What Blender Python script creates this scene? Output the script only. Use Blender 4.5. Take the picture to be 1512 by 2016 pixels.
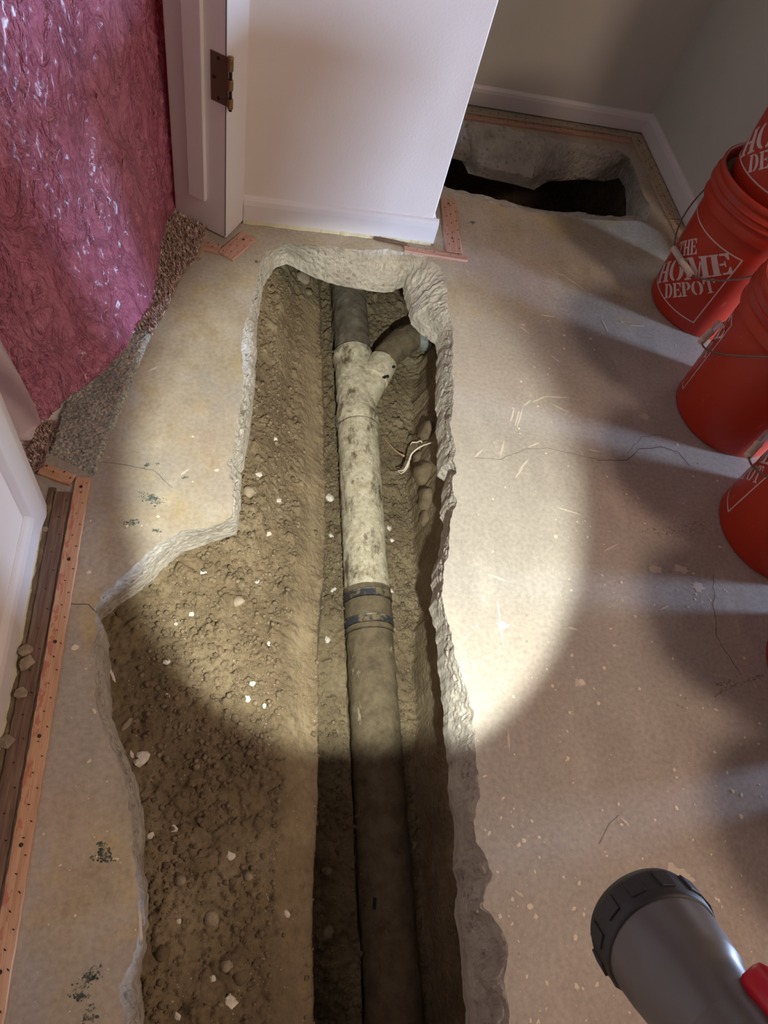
import bpy, bmesh, math, random
import numpy as np
from mathutils import Vector, Matrix
from mathutils.geometry import delaunay_2d_cdt
random.seed(7); rng = np.random.default_rng(11)
for o in list(bpy.data.objects): bpy.data.objects.remove(o)
SC = bpy.context.scene
COL = SC.collection

# ------------------------------------------------------------------ camera
CH = 1.12
FPX = 1354.2
R0 = np.array([[0.97699, -0.20980, 0.03792], [0, 0, 0], [0, 0, 0]])
a_, b_, g_ = 0.577548630, 0.369684071, -0.396963333
def rotm(a, b, g):
    ca, sa, cb, sb, cg, sg = math.cos(a), math.sin(a), math.cos(b), math.sin(b), math.cos(g), math.sin(g)
    Rz = np.array([[cg, sg, 0], [-sg, cg, 0], [0, 0, 1]])
    Rx = np.array([[1, 0, 0], [0, ca, sa], [0, -sa, ca]])
    Rr = np.array([[cb, sb, 0], [-sb, cb, 0], [0, 0, 1]])
    return Rr @ Rx @ Rz
CM = rotm(a_, b_, g_)                       # world -> camera
camd = bpy.data.cameras.new('camera'); cam = bpy.data.objects.new('camera', camd); COL.objects.link(cam)
camd.sensor_fit = 'HORIZONTAL'; camd.sensor_width = 36.0; camd.lens = 36.0 * FPX / 1512.0
camd.clip_start = 0.02
mw = Matrix([list(CM.T[i]) + [0] for i in range(3)] + [[0, 0, 0, 1]])
mw.translation = Vector((0, 0, CH)); cam.matrix_world = mw
SC.camera = cam
def ray(px, py):
    return CM.T @ np.array([(px - 756) / FPX, -(py - 1008) / FPX, -1.0])
def at(px, py, z=0.0):
    """pixel of the photograph -> point of the horizontal plane at height z"""
    d = ray(px, py); t = (z - CH) / d[2]
    return (d[0] * t, d[1] * t)

# ------------------------------------------------------------------ world, light, exposure
W = bpy.data.worlds.new('world'); SC.world = W; W.use_nodes = True
W.node_tree.nodes['Background'].inputs[0].default_value = (1.0, 0.80, 0.68, 1)
W.node_tree.nodes['Background'].inputs[1].default_value = 0.010
SC.view_settings.view_transform = 'Standard'; SC.view_settings.look = 'None'
SC.view_settings.gamma = 1.0; SC.view_settings.exposure = 0.0
SC.view_settings.use_curve_mapping = False
def look(o, d):
    o.rotation_euler = Vector(d).to_track_quat('-Z', 'Y').to_euler()
def area(name, loc, d, sx, sy, power, col):
    l = bpy.data.lights.new(name, 'AREA'); l.shape = 'RECTANGLE'; l.size = sx; l.size_y = sy
    l.energy = power; l.color = col
    o = bpy.data.objects.new(name, l); COL.objects.link(o); o.location = loc; look(o, d); return o
LP = (2.15, -0.35, 2.36)
area('ceiling_lamp', LP, (0, 0, -1), 0.40, 0.40, 35, (1.0, 0.73, 0.56))
area('wall_fill_light', (2.2, -1.35, 2.05), (-0.62, 0.8, -0.20), 0.5, 0.4, 9, (1.0, 0.80, 0.68))  # added fill light out of view, brightens the centre wall
area('bedroom_lamp', (-1.3, 1.9, 2.30), (0.4, -0.3, -1), 0.7, 0.7, 22, (1.0, 0.82, 0.72))
dl = area('door_daylight', (2.95, 0.42, 0.18), (-1, 0.36, -0.08), 0.20, 0.26, 34, (0.50, 0.67, 1.0)); dl.data.spread = math.radians(90)
FL = np.array([0.2093, -0.0215, 0.7565]); FN = np.array([0.041, 0.640, -0.767]); FN /= np.linalg.norm(FN)

# ------------------------------------------------------------------ helpers
def mk(name, verts, faces, mat=None, parent=None, smooth=False):
    me = bpy.data.meshes.new(name)
    if isinstance(verts, np.ndarray): verts = verts.tolist()
    if isinstance(faces, np.ndarray): faces = faces.tolist()
    me.from_pydata(verts, [], faces); me.update()
    if smooth: me.polygons.foreach_set('use_smooth', [True] * len(me.polygons))
    o = bpy.data.objects.new(name, me); COL.objects.link(o)
    if mat: me.materials.append(mat)
    if parent is not None: o.parent = parent
    return o
def bmo(name, bm, mat=None, parent=None, smooth=False):
    me = bpy.data.meshes.new(name); bmesh.ops.recalc_face_normals(bm, faces=bm.faces); bm.to_mesh(me); bm.free()
    if smooth: me.polygons.foreach_set('use_smooth', [True] * len(me.polygons))
    o = bpy.data.objects.new(name, me); COL.objects.link(o)
    if mat: me.materials.append(mat)
    if parent is not None: o.parent = parent
    return o
def empty(name, loc=(0, 0, 0), rz=0):
    o = bpy.data.objects.new(name, None); COL.objects.link(o); o.location = loc; o.rotation_euler = (0, 0, rz)
    o.empty_display_size = 0.05; return o
def tag(o, label=None, cat=None, group=None, kind=None):
    if label: o['label'] = label
    if cat: o['category'] = cat
    if group: o['group'] = group
    if kind: o['kind'] = kind
    return o
def prism(foot, z0, z1, bev=0.0, taper=None):
    bm = bmesh.new()
    vs0 = [bm.verts.new((x, y, z0)) for x, y in foot]; vs1 = [bm.verts.new((x, y, z1)) for x, y in foot]
    n = len(foot)
    bm.faces.new(vs0[::-1]); bm.faces.new(vs1)
    for i in range(n): bm.faces.new((vs0[i], vs0[(i + 1) % n], vs1[(i + 1) % n], vs1[i]))
    bmesh.ops.recalc_face_normals(bm, faces=bm.faces)
    if bev > 0: bmesh.ops.bevel(bm, geom=bm.edges[:], offset=bev, segments=2, profile=0.5, affect='EDGES')
    return bm
def box(x0, x1, y0, y1, z0, z1, bev=0.0):
    return prism([(x0, y0), (x1, y0), (x1, y1), (x0, y1)], z0, z1, bev)
def lathe(prof, n=64):
    V = []; F = []
    for r, z in prof:
        for k in range(n):
            t = 2 * math.pi * k / n; V.append((r * math.cos(t), r * math.sin(t), z))
    for i in range(len(prof) - 1):
        for k in range(n):
            F.append((i * n + k, i * n + (k + 1) % n, (i + 1) * n + (k + 1) % n, (i + 1) * n + k))
    return V, F
def tube(pts, rad, n=10, cap=True):
    pts = [Vector(p) for p in pts]; m = len(pts)
    rads = rad if isinstance(rad, (list, tuple)) else [rad] * m
    V = []; F = []; up = Vector((0, 0, 1)); prev = None
    for i, p in enumerate(pts):
        d = (pts[min(i + 1, m - 1)] - pts[max(i - 1, 0)]).normalized()
        if prev is None:
            x = d.cross(up)
            if x.length < 1e-3: x = d.cross(Vector((1, 0, 0)))
        else: x = prev - d * prev.dot(d)
        x.normalize(); prev = x; y = d.cross(x)
        for k in range(n):
            t = 2 * math.pi * k / n; q = p + (x * math.cos(t) + y * math.sin(t)) * rads[i]; V.append(tuple(q))
    for i in range(m - 1):
        for k in range(n): F.append((i * n + k, i * n + (k + 1) % n, (i + 1) * n + (k + 1) % n, (i + 1) * n + k))
    if cap: F.append(tuple(range(n))[::-1]); F.append(tuple(range((m - 1) * n, m * n)))
    return V, F
def spline(pts, per=8):
    P = [np.array(p, float) for p in pts]; P = [2 * P[0] - P[1]] + P + [2 * P[-1] - P[-2]]; out = []
    for i in range(1, len(P) - 2):
        for k in range(per):
            t = k / per
            out.append(0.5 * ((2 * P[i]) + (-P[i - 1] + P[i + 1]) * t + (2 * P[i - 1] - 5 * P[i] + 4 * P[i + 1] - P[i + 2]) * t * t + (-P[i - 1] + 3 * P[i] - 3 * P[i + 1] + P[i + 2]) * t ** 3))
    out.append(P[-2]); return out

# numpy noise
def h2(ix, iy, s):
    n = (ix.astype(np.int64) * 374761393 + iy.astype(np.int64) * 668265263 + s * 1442695041) & 0xffffffff
    n = ((n ^ (n >> 13)) * 1274126177) & 0xffffffff
    n = ((n ^ (n >> 16)) * 2246822519) & 0xffffffff
    return ((n ^ (n >> 15)) & 0xffffff) / float(0xffffff)
def vnoise(x, y, s=0):
    ix = np.floor(x); iy = np.floor(y); fx = x - ix; fy = y - iy
    fx = fx * fx * fx * (fx * (fx * 6 - 15) + 10); fy = fy * fy * fy * (fy * (fy * 6 - 15) + 10)
    a = h2(ix, iy, s); b = h2(ix + 1, iy, s); c = h2(ix, iy + 1, s); d = h2(ix + 1, iy + 1, s)
    return (a * (1 - fx) + b * fx) * (1 - fy) + (c * (1 - fx) + d * fx) * fy
def fbm(x, y, s=0, oct=4):
    v = 0; a = 1; t = 0
    for k in range(oct): v = v + a * (vnoise(x * 2 ** k + 17.3 * k, y * 2 ** k - 9.1 * k, s + k) - 0.5); t += a; a *= 0.5
    return v / t * 2
def worley(x, y, s=0):
    ix = np.floor(x); iy = np.floor(y); f1 = np.full(np.shape(x), 9.0); f2 = f1.copy(); idd = np.zeros(np.shape(x))
    for dx in (-1, 0, 1):
        for dy in (-1, 0, 1):
            cx = ix + dx; cy = iy + dy; px = cx + h2(cx, cy, s); py = cy + h2(cx, cy, s + 99)
            d = np.hypot(x - px, y - py); r = h2(cx, cy, s + 7)
            m = d < f1
            f2 = np.where(m, f1, np.minimum(f2, d)); idd = np.where(m, r, idd); f1 = np.where(m, d, f1)
    return f1, f2, idd

# ------------------------------------------------------------------ materials
class NT:
    def __init__(s, name):
        s.m = bpy.data.materials.new(name); s.m.use_nodes = True; s.t = s.m.node_tree
        s.b = s.t.nodes['Principled BSDF']; s.tc = s.t.nodes.new('ShaderNodeTexCoord')
        s.co = s.tc.outputs['Object']
    def n(s, ty, **k):
        nd = s.t.nodes.new(ty)
        for a, v in k.items():
            if a == 'ins':
                for i, q in v.items():
                    if hasattr(q, 'is_output') or isinstance(q, bpy.types.NodeSocket): s.t.links.new(q, nd.inputs[i])
                    else: nd.inputs[i].default_value = q
            else: setattr(nd, a, v)
        return nd
    def noise(s, sc, det=4, rough=0.55, vec=None, dist=0.0):
        return s.n('ShaderNodeTexNoise', ins={'Vector': vec or s.co, 'Scale': sc, 'Detail': det, 'Roughness': rough, 'Distortion': dist}).outputs[0]
    def voro(s, sc, feat='F1', vec=None, out=0, rnd=1.0):
        nd = s.n('ShaderNodeTexVoronoi', feature=feat, ins={'Vector': vec or s.co, 'Scale': sc, 'Randomness': rnd}); return nd.outputs[out]
    def scale(s, v):
        return s.n('ShaderNodeMapping', ins={'Vector': s.co, 'Scale': v}).outputs[0]
    def ramp(s, f, stops):
        nd = s.n('ShaderNodeValToRGB', ins={0: f}); cr = nd.color_ramp
        while len(cr.elements) > 1: cr.elements.remove(cr.elements[-1])
        cr.elements[0].position = stops[0][0]; cr.elements[0].color = C(stops[0][1])
        for p, c in stops[1:]:
            e = cr.elements.new(p); e.color = C(c)
        return nd.outputs[0]
    def mix(s, f, a, b, bl='MIX'):
        nd = s.n('ShaderNodeMix', data_type='RGBA', blend_type=bl)
        for i, q in ((0, f), (6, a), (7, b)):
            if isinstance(q, bpy.types.NodeSocket): s.t.links.new(q, nd.inputs[i])
            else: nd.inputs[i].default_value = q if i == 0 else C(q)
        return nd.outputs[2]
    def math(s, op, a, b=0.0, clamp=False):
        nd = s.n('ShaderNodeMath', operation=op, use_clamp=clamp, ins={0: a, 1: b}); return nd.outputs[0]
    def bump(s, h, st=0.5, dist=0.01, nrm=None):
        nd = s.n('ShaderNodeBump', ins={'Height': h, 'Strength': st, 'Distance': dist})
        if nrm: s.t.links.new(nrm, nd.inputs['Normal'])
        return nd.outputs[0]
    def out(s, col=None, rough=None, nrm=None, **k):
        for nm, q in (('Base Color', col), ('Roughness', rough), ('Normal', nrm)):
            if q is None: continue
            if isinstance(q, bpy.types.NodeSocket): s.t.links.new(q, s.b.inputs[nm])
            else: s.b.inputs[nm].default_value = C(q) if nm == 'Base Color' else q
        for nm, q in k.items(): s.b.inputs[nm.replace('_', ' ')].default_value = q
        return s.m
def C(c):
    """sRGB 0-255 triple -> linear rgba"""
    if isinstance(c, (float, int)): return (c, c, c, 1)
    if max(c) <= 1.0: return (c[0], c[1], c[2], 1)
    return tuple(((v / 255) / 12.92 if v / 255 <= 0.04045 else ((v / 255 + 0.055) / 1.055) ** 2.4) for v in c[:3]) + (1,)
MAT = {}
def plain(name, col, rough=0.5, **k):
    t = NT(name); MAT[name] = t.out(col, rough, **k); return MAT[name]

def m_concrete():
    t = NT('concrete')
    sep = t.n('ShaderNodeSeparateXYZ', ins={0: t.co}); X, Y = sep.outputs[0], sep.outputs[1]
    n1 = t.noise(3.0, 6, 0.6); n2 = t.noise(14, 6, 0.65); n3 = t.noise(120, 3, 0.6)
    grey = t.ramp(n1, [(0.3, (160, 154, 144)), (0.5, (172, 166, 155)), (0.7, (184, 178, 167))])
    warm = t.ramp(n2, [(0.3, (160, 145, 114)), (0.5, (175, 163, 136)), (0.7, (190, 181, 161))])
    # yellowish adhesive film: left strip and around the wall foot, ragged edges
    wob = t.math('MULTIPLY', t.math('SUBTRACT', t.noise(5, 5, 0.6), 0.5), 0.34)
    xl = t.math('ADD', X, wob)
    left = t.ramp(xl, [(0.0, 1.0), (0.06, 0.0)])
    lm = t.n('ShaderNodeMapRange', ins={0: xl, 1: 0.06, 2: -0.02, 3: 0.0, 4: 1.0}).outputs[0]
    lm2 = t.n('ShaderNodeMapRange', ins={0: xl, 1: -0.235, 2: -0.215, 3: 0.0, 4: 1.0}).outputs[0]
    yw = t.math('ADD', Y, wob)
    ym = t.n('ShaderNodeMapRange', ins={0: yw, 1: 1.22, 2: 1.34, 3: 0.0, 4: 1.0}).outputs[0]
    m = t.math('MAXIMUM', t.math('MULTIPLY', lm, lm2), ym)
    m = t.math('MULTIPLY', m, t.ramp(t.noise(6, 4, 0.6), [(0.35, 0.15), (0.62, 1.0)]))
    col = t.mix(m, grey, warm)
    # stronger yellow glue blotches
    gl = t.ramp(t.noise(7.5, 5, 0.6, dist=0.4), [(0.56, 0.0), (0.62, 1.0)])
    col = t.mix(t.math('MULTIPLY', t.math('MULTIPLY', gl, m), 0.55), col, (190, 168, 108))
    pink = t.ramp(t.noise(2.2, 3, 0.5), [(0.45, 0.0), (0.7, 0.5)])
    col = t.mix(pink, col, (182, 162, 148))
    sm = t.ramp(t.noise(9, 6, 0.7, vec=t.scale((1, .35, 1))), [(0.52, 0.0), (0.72, 0.35)])
    col = t.mix(sm, col, (214, 206, 192))
    dk = t.ramp(t.voro(26, 'F1'), [(0.03, 0.5), (0.09, 0.0)])
    dkm = t.ramp(t.noise(4.1, 2), [(0.5, 0.0), (0.6, 1.0)])
    col = t.mix(t.math('MULTIPLY', dk, dkm), col, (108, 100, 88))
    fine = t.ramp(n3, [(0.3, 0.84), (0.7, 1.1)])
    col = t.mix(1.0, col, fine, 'MULTIPLY')
    bh = t.math('ADD', t.math('MULTIPLY', t.noise(60, 5, 0.6), 0.5), t.math('MULTIPLY', t.noise(8, 3), 1.2))
    r = t.ramp(n2, [(0.3, 0.62), (0.7, 0.8)])
    MAT['concrete'] = t.out(col, r, t.bump(bh, 0.16, 0.002))
def m_broken():
    t = NT('broken_concrete')
    n1 = t.noise(18, 6, 0.7)
    col = t.ramp(n1, [(0.3, (186, 178, 164)), (0.45, (216, 208, 194)), (0.62, (234, 227, 212))])
    ag = t.voro(75, 'F1', out=1)
    agm = t.ramp(t.voro(75, 'F1'), [(0.0, 1.0), (0.38, 0.6), (0.42, 0.0)])
    sel = t.n('ShaderNodeSeparateColor', ins={0: ag})
    selm = t.ramp(sel.outputs[0], [(0.80, 0.0), (0.82, 0.8)])
    agc = t.ramp(sel.outputs[1], [(0.0, (140, 144, 146)), (0.5, (182, 176, 164)), (1.0, (166, 148, 124))])
    col = t.mix(t.math('MULTIPLY', agm, selm), col, agc)
    bh = t.math('ADD', t.noise(45, 8, 0.75), t.math('MULTIPLY', t.voro(75), 0.5))
    MAT['broken'] = t.out(col, 0.9, t.bump(bh, 1.0, 0.014))
def m_dirt():
    t = NT('dirt')
    n1 = t.noise(5, 6, 0.65); n2 = t.noise(70, 6, 0.7)
    col = t.ramp(n1, [(0.3, (106, 91, 68)), (0.5, (130, 114, 87)), (0.68, (151, 136, 108))])
    f = t.ramp(n2, [(0.3, 0.72), (0.68, 1.18)]); col = t.mix(1.0, col, f, 'MULTIPLY')
    ch = t.ramp(t.noise(11, 5, 0.7), [(0.6, 0.0), (0.75, 0.55)]); col = t.mix(ch, col, (170, 156, 130))
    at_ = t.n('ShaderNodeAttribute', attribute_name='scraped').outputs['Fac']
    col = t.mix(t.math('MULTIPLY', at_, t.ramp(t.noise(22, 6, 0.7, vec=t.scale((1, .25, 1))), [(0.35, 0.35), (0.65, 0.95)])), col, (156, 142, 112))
    sp = t.ramp(t.voro(150), [(0.10, 1.0), (0.16, 0.0)])
    spm = t.ramp(t.noise(31, 2), [(0.56, 0.0), (0.6, 1.0)])
    col = t.mix(t.math('MULTIPLY', sp, spm), col, (214, 204, 186))
    bh = t.math('ADD', t.math('ADD', t.noise(160, 6, 0.7), t.math('MULTIPLY', t.voro(95), -0.9)), t.math('MULTIPLY', t.noise(40, 4), 1.2))
    bh = t.math('MULTIPLY', bh, t.math('SUBTRACT', 1.0, t.math('MULTIPLY', at_, 0.8)))
    MAT['dirt'] = t.out(col, 0.95, t.bump(bh, 0.8, 0.005))
    t = NT('clod'); 
    oi = t.noise(25, 3)
    col = t.ramp(oi, [(0.3, (98, 84, 64)), (0.55, (122, 107, 84)), (0.72, (152, 138, 112))])
    MAT['clod'] = t.out(col, 0.95, t.bump(t.noise(140, 4, 0.7), 0.7, 0.003))
    t = NT('chip'); col = t.ramp(t.noise(60, 4), [(0.3, (200, 192, 176)), (0.6, (232, 226, 212))])
    MAT['chip'] = t.out(col, 0.85, t.bump(t.noise(180, 4, 0.7), 0.6, 0.002))
    t = NT('grey_chip'); col = t.ramp(t.noise(60, 4), [(0.3, (128, 116, 98)), (0.6, (164, 150, 128))])
    MAT['grey_chip'] = t.out(col, 0.85, t.bump(t.noise(180, 4, 0.7), 0.6, 0.002))
def m_pipe():
    def pm(name, whiteness, dark):
        t = NT(name); sv = t.scale((1, .45, 1))
        n = t.noise(16, 8, 0.72, vec=sv)
        dirt = t.ramp(t.noise(30, 5, 0.7), [(0.3, (88, 76, 58)), (0.6, (122, 108, 84))])
        w = t.ramp(t.noise(60, 4, 0.7), [(0.3, (186, 172, 140)), (0.6, (228, 218, 192))])
        m = t.ramp(n, [(0.5 - whiteness, 0.0), (0.5 - whiteness + 0.1, 1.0)])
        col = t.mix(m, dirt, w)
        d = t.ramp(t.noise(24, 8, 0.75, dist=0.3), [(0.5 + dark, 0.0), (0.56 + dark, 0.8)])
        col = t.mix(d, col, (128, 108, 92))
        sp = t.ramp(t.voro(110), [(0.1, 0.7), (0.2, 0.0)]); col = t.mix(t.math('MULTIPLY', sp, t.ramp(t.noise(20, 3), [(0.5, 0.0), (0.6, 1.0)])), col, (150, 126, 84))
        bh = t.math('ADD', t.noise(70, 7, 0.75), t.math('MULTIPLY', t.voro(60), -0.4))
        MAT[name] = t.out(col, 0.85, t.bump(bh, 0.85, 0.004))
    pm('pipe_pale', 0.13, 0.10); pm('pipe_dirty', -0.13, 0.10); pm('pipe_white', 0.22, 0.16)
    t = NT('pipe_dark'); col = t.ramp(t.noise(28, 7, 0.7), [(0.3, (96, 88, 78)), (0.5, (126, 114, 98)), (0.7, (150, 142, 130))])
    MAT['pipe_dark'] = t.out(col, 0.85, t.bump(t.noise(70, 7, 0.75), 0.9, 0.004))
    t = NT('clamp_band'); m = t.ramp(t.noise(38, 6, 0.7), [(0.50, 0.0), (0.57, 1.0)])
    col = t.mix(m, (58, 60, 64), (124, 110, 84)); MAT['clamp'] = t.out(col, 0.45, t.bump(t.noise(90, 5), 0.3, 0.002))
    t = NT('pipe_end_grey'); col = t.ramp(t.noise(50, 5), [(0.35, (104, 110, 108)), (0.6, (150, 156, 152))]); MAT['pipe_end'] = t.out(col, 0.7)
def m_walls():
    t = NT('wall_paint'); col = t.ramp(t.noise(2.5, 3), [(0.3, (224, 214, 206)), (0.7, (234, 224, 216))])
    MAT['wall'] = t.out(col, 0.75, t.bump(t.noise(160, 3), 0.12, 0.002))
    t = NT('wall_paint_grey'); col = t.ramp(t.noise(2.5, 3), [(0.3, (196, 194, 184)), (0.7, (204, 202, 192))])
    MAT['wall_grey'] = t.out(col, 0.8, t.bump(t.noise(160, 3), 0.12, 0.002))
    t = NT('trim_paint'); sc = t.ramp(t.noise(60, 6, 0.8, vec=t.scale((1, 1, .4))), [(0.66, 0.0), (0.70, 0.5)])
    col = t.mix(sc, (226, 222, 220), (176, 168, 160)); MAT['trim'] = t.out(col, 0.38, t.bump(t.noise(40, 3), 0.10, 0.002))
    plain('caulk', (206, 200, 168), 0.7); plain('ceil', (160, 150, 140), 0.85); plain('wall_dim', (120, 108, 98), 0.8); plain('dark_gap', (40, 34, 28), 0.9)
def m_pink():
    t = NT('pink_plastic')
    v = t.scale((1.0, 1.0, 0.45))
    w1 = t.noise(17, 5, 0.6, vec=v, dist=1.3); w2 = t.noise(60, 4, 0.55, vec=v, dist=0.8)
    r1 = t.math('ABSOLUTE', t.math('SUBTRACT', w1, 0.5)); r2 = t.math('ABSOLUTE', t.math('SUBTRACT', w2, 0.5))
    h = t.math('ADD', t.math('MULTIPLY', t.math('POWER', r1, 0.6), -1.0), t.math('MULTIPLY', t.math('POWER', r2, 0.7), -0.35))
    col = t.ramp(t.noise(4, 3), [(0.3, (214, 130, 160)), (0.7, (226, 154, 178))])
    t.out(col, 0.24, t.bump(h, 0.9, 0.030), Specular_IOR_Level=0.6, Coat_Weight=0.4, Coat_Roughness=0.2)
    tr = t.n('ShaderNodeBsdfTranslucent', ins={'Color': C((224, 104, 140))})
    mx = t.n('ShaderNodeMixShader', ins={0: 0.28, 1: t.b.outputs[0], 2: tr.outputs[0]})
    t.t.links.new(mx.outputs[0], t.t.nodes['Material Output'].inputs[0]); MAT['pink'] = t.m
    t = NT('clear_plastic_film')
    t.out((226, 214, 220), 0.3)
    tp = t.n('ShaderNodeBsdfTransparent', ins={'Color': (0.95, 0.9, 0.93, 1)})
    mx = t.n('ShaderNodeMixShader', ins={0: 0.50, 1: t.b.outputs[0], 2: tp.outputs[0]})
    t.t.links.new(mx.outputs[0], t.t.nodes['Material Output'].inputs[0]); MAT['film'] = t.m
def m_wood():
    def wd(name, a, b, c, print_=None):
        t = NT(name); v = t.scale((1, 1, 1))
        g = t.noise(26, 5, 0.6, vec=t.scale((6, 0.5, 1)), dist=0.3)
        col = t.ramp(g, [(0.3, a), (0.5, b), (0.7, c)])
        sc_ = t.ramp(t.noise(30, 5, 0.7), [(0.6, 0.0), (0.72, 0.5)]); col = t.mix(sc_, col, a)
        if print_:
            sep = t.n('ShaderNodeSeparateXYZ', ins={0: t.co})
            mx = t.n('ShaderNodeMapRange', ins={0: sep.outputs[0], 1: 0.001, 2: 0.003, 3: 0.0, 4: 1.0}).outputs[0]
            pr_ = t.ramp(t.noise(75, 3, 0.6, vec=t.scale((1.6, .7, 1))), [(0.5, 0.0), (0.53, 0.75)])
            reg = t.ramp(t.noise(9, 1, vec=t.scale((.1, 1, 1))), [(0.42, 0.0), (0.46, 1.0)])
            col = t.mix(t.math('MULTIPLY', t.math('MULTIPLY', mx, pr_), reg), col, print_)
        MAT[name] = t.out(col, 0.7, t.bump(g, 0.3, 0.002))
    wd('wood_tan', (188, 146, 116), (204, 162, 130), (214, 176, 146), (188, 112, 92))
    wd('wood_pink', (168, 128, 110), (188, 146, 126), (202, 162, 142))
    wd('wood_old', (92, 72, 60), (116, 92, 78), (140, 118, 100))
    wd('wood_grey', (150, 132, 108), (176, 158, 130), (190, 172, 146))
def m_misc():
    plain('pin_steel', (58, 52, 50), 0.45, Metallic=0.7)
    t = NT('nail_head'); MAT['nail'] = t.out((70, 62, 58), 0.5, Metallic=0.6)
    t = NT('bucket_plastic')
    d = t.ramp(t.noise(9, 6, 0.7), [(0.56, 0.0), (0.74, 0.42)])
    col = t.mix(d, (168, 42, 15), (130, 80, 62))
    s_ = t.ramp(t.noise(50, 3, 0.7, vec=t.scale((1, 1, .3))), [(0.66, 0.0), (0.7, 0.18)]); col = t.mix(s_, col, (214, 150, 130))
    MAT['bucket'] = t.out(col, 0.42, t.bump(t.noise(60, 3), 0.08, 0.001))
    t = NT('bucket_print'); w = t.ramp(t.noise(120, 5, 0.75), [(0.64, 0.0), (0.68, 0.6)])
    MAT['print'] = t.out(t.mix(w, (204, 180, 174), (160, 60, 40)), 0.5)
    plain('grip_plastic', (196, 180, 164), 0.45)
    plain('bail_wire', (120, 108, 98), 0.4, Metallic=0.8)
    plain('hinge_leaf', (98, 76, 58), 0.5, Metallic=0.1)
    plain('hinge_brass', (146, 122, 84), 0.35, Metallic=0.8)
    plain('hinge_pin', (60, 50, 44), 0.4, Metallic=0.8)
    t = NT('carpet_pile'); a = t.n('ShaderNodeObjectInfo')
    col = t.ramp(t.noise(120, 2), [(0.3, (136, 114, 104)), (0.5, (190, 168, 154)), (0.66, (230, 214, 200))])
    MAT['carpet'] = t.out(col, 0.95)
    t = NT('carpet_pad_foam')
    v = t.voro(300, 'F1', out=1); s2 = t.n('ShaderNodeSeparateColor', ins={0: v})
    col = t.ramp(s2.outputs[0], [(0.0, (118, 128, 130)), (0.35, (154, 162, 154)), (0.6, (180, 180, 164)), (0.85, (206, 202, 180)), (1.0, (170, 140, 132))])
    col = t.mix(t.ramp(t.noise(14, 3), [(0.4, 0.0), (0.7, 0.5)]), col, (90, 92, 92))
    MAT['pad'] = t.out(col, 0.95, t.bump(t.voro(150), 0.8, 0.003))
    plain('torch_rubber', (40, 40, 40), 0.55); plain('torch_grey', (96, 93, 88), 0.35)
    plain('torch_red', (186, 24, 40), 0.3); plain('torch_lens', (240, 240, 235), 0.1)
    plain('paint_drip', (226, 216, 190), 0.6); plain('paint_smear', (206, 196, 178), 0.8)
    t = NT('residue'); col = t.ramp(t.noise(90, 3), [(0.35, (66, 74, 72)), (0.5, (98, 108, 100)), (0.65, (176, 170, 138))]); MAT['residue'] = t.out(col, 0.95)
    plain('crack', (92, 82, 70), 0.95); plain('scuff', (118, 106, 92), 0.95)
    plain('root_white', (226, 214, 196), 0.6); plain('root_pink', (200, 160, 126), 0.7)
    plain('straw', (208, 186, 130), 0.7)
for f_ in (m_concrete, m_broken, m_dirt, m_pipe, m_walls, m_pink, m_wood, m_misc): f_()

# ------------------------------------------------------------------ the broken openings in the slab
# pairs: (x, y) of the sound edge on top of the slab, (x, y) of the lower lip of the broken face
HOLE = [((245,1996),(280,1996)),((235,1944),(269,1935)),((260,1889),(278,1889)),((275,1813),(286,1828)),((272,1752),(287,1767)),
 ((266,1706),(281,1706)),((257,1632),(280,1614)),((248,1553),(268,1535)),((232,1498),(250,1490)),((214,1461),(238,1461)),((190,1400),(216,1405)),
 ((186,1350),(211,1345)),((178,1305),(213,1300)),((180,1275),(209,1276)),((192,1244),(209,1252)),((184,1203),(194,1210)),((200,1172),(226,1178)),((232,1146),(262,1158)),
 ((262,1120),(290,1135)),((292,1086),(320,1105)),((325,1064),(345,1082)),((358,1046),(372,1066)),((400,1040),(410,1052)),((436,1030),(440,1043)),((454,1018),(467,1034)),
 ((458,990),(471,1008)),((460,960),(474,966)),((450,930),(474,935)),((446,915),(466,923)),((456,893),(480,902)),((462,860),(488,866)),((467,830),(494,832)),
 ((475,792),(498,790)),((478,741),(501,752)),((475,693),(504,706)),((478,650),(505,655)),((488,615),(508,615)),((500,575),(513,580)),((506,540),(519,548)),
 ((515,510),(526,530)),((530,490),(545,505)),((560,478),(566,498)),((609,481),(597,512)),((635,484),(628,528)),((657,486),(654,537)),((685,489),(684,543)),((714,492),(714,549)),
 ((762,490),(752,555)),((790,496),(778,554)),((812,500),(797,545)),((842,506),(801,560)),((864,523),(804,577)),((877,546),(811,597)),((882,587),(815,619)),((886,622),(838,640)),
 ((892,650),(863,658)),((892,690),(868,684)),((890,733),(864,735)),((894,765),(864,777)),((892,809),(868,810)),((886,830),(866,832)),((890,858),(870,862)),
 ((897,884),(867,892)),((893,909),(869,920)),((899,929),(886,932)),((890,948),(880,948)),((893,966),(878,968)),((900,990),(875,1003)),((889,1014),(881,1016)),((886,1035),(877,1046)),
 ((884,1080),(872,1082)),((873,1118),(856,1120)),((872,1150),(859,1156)),((870,1183),(854,1185)),((886,1238),(867,1232)),((894,1285),(870,1287)),((908,1331),(877,1331)),
 ((926,1374),(881,1376)),((934,1431),(883,1431)),((937,1497),(894,1500)),((941,1530),(890,1531)),((943,1575),(896,1582)),((933,1612),(904,1615)),((938,1654),(904,1654)),
 ((957,1680),(905,1690)),((968,1722),(908,1725)),((955,1757),(914,1748)),((953,1789),(907,1800)),((984,1828),(912,1830)),((999,1862),(918,1870)),((994,1930),(924,1935)),((1000,1974),(927,1974)),((1008,2030),(933,2030))]
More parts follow.
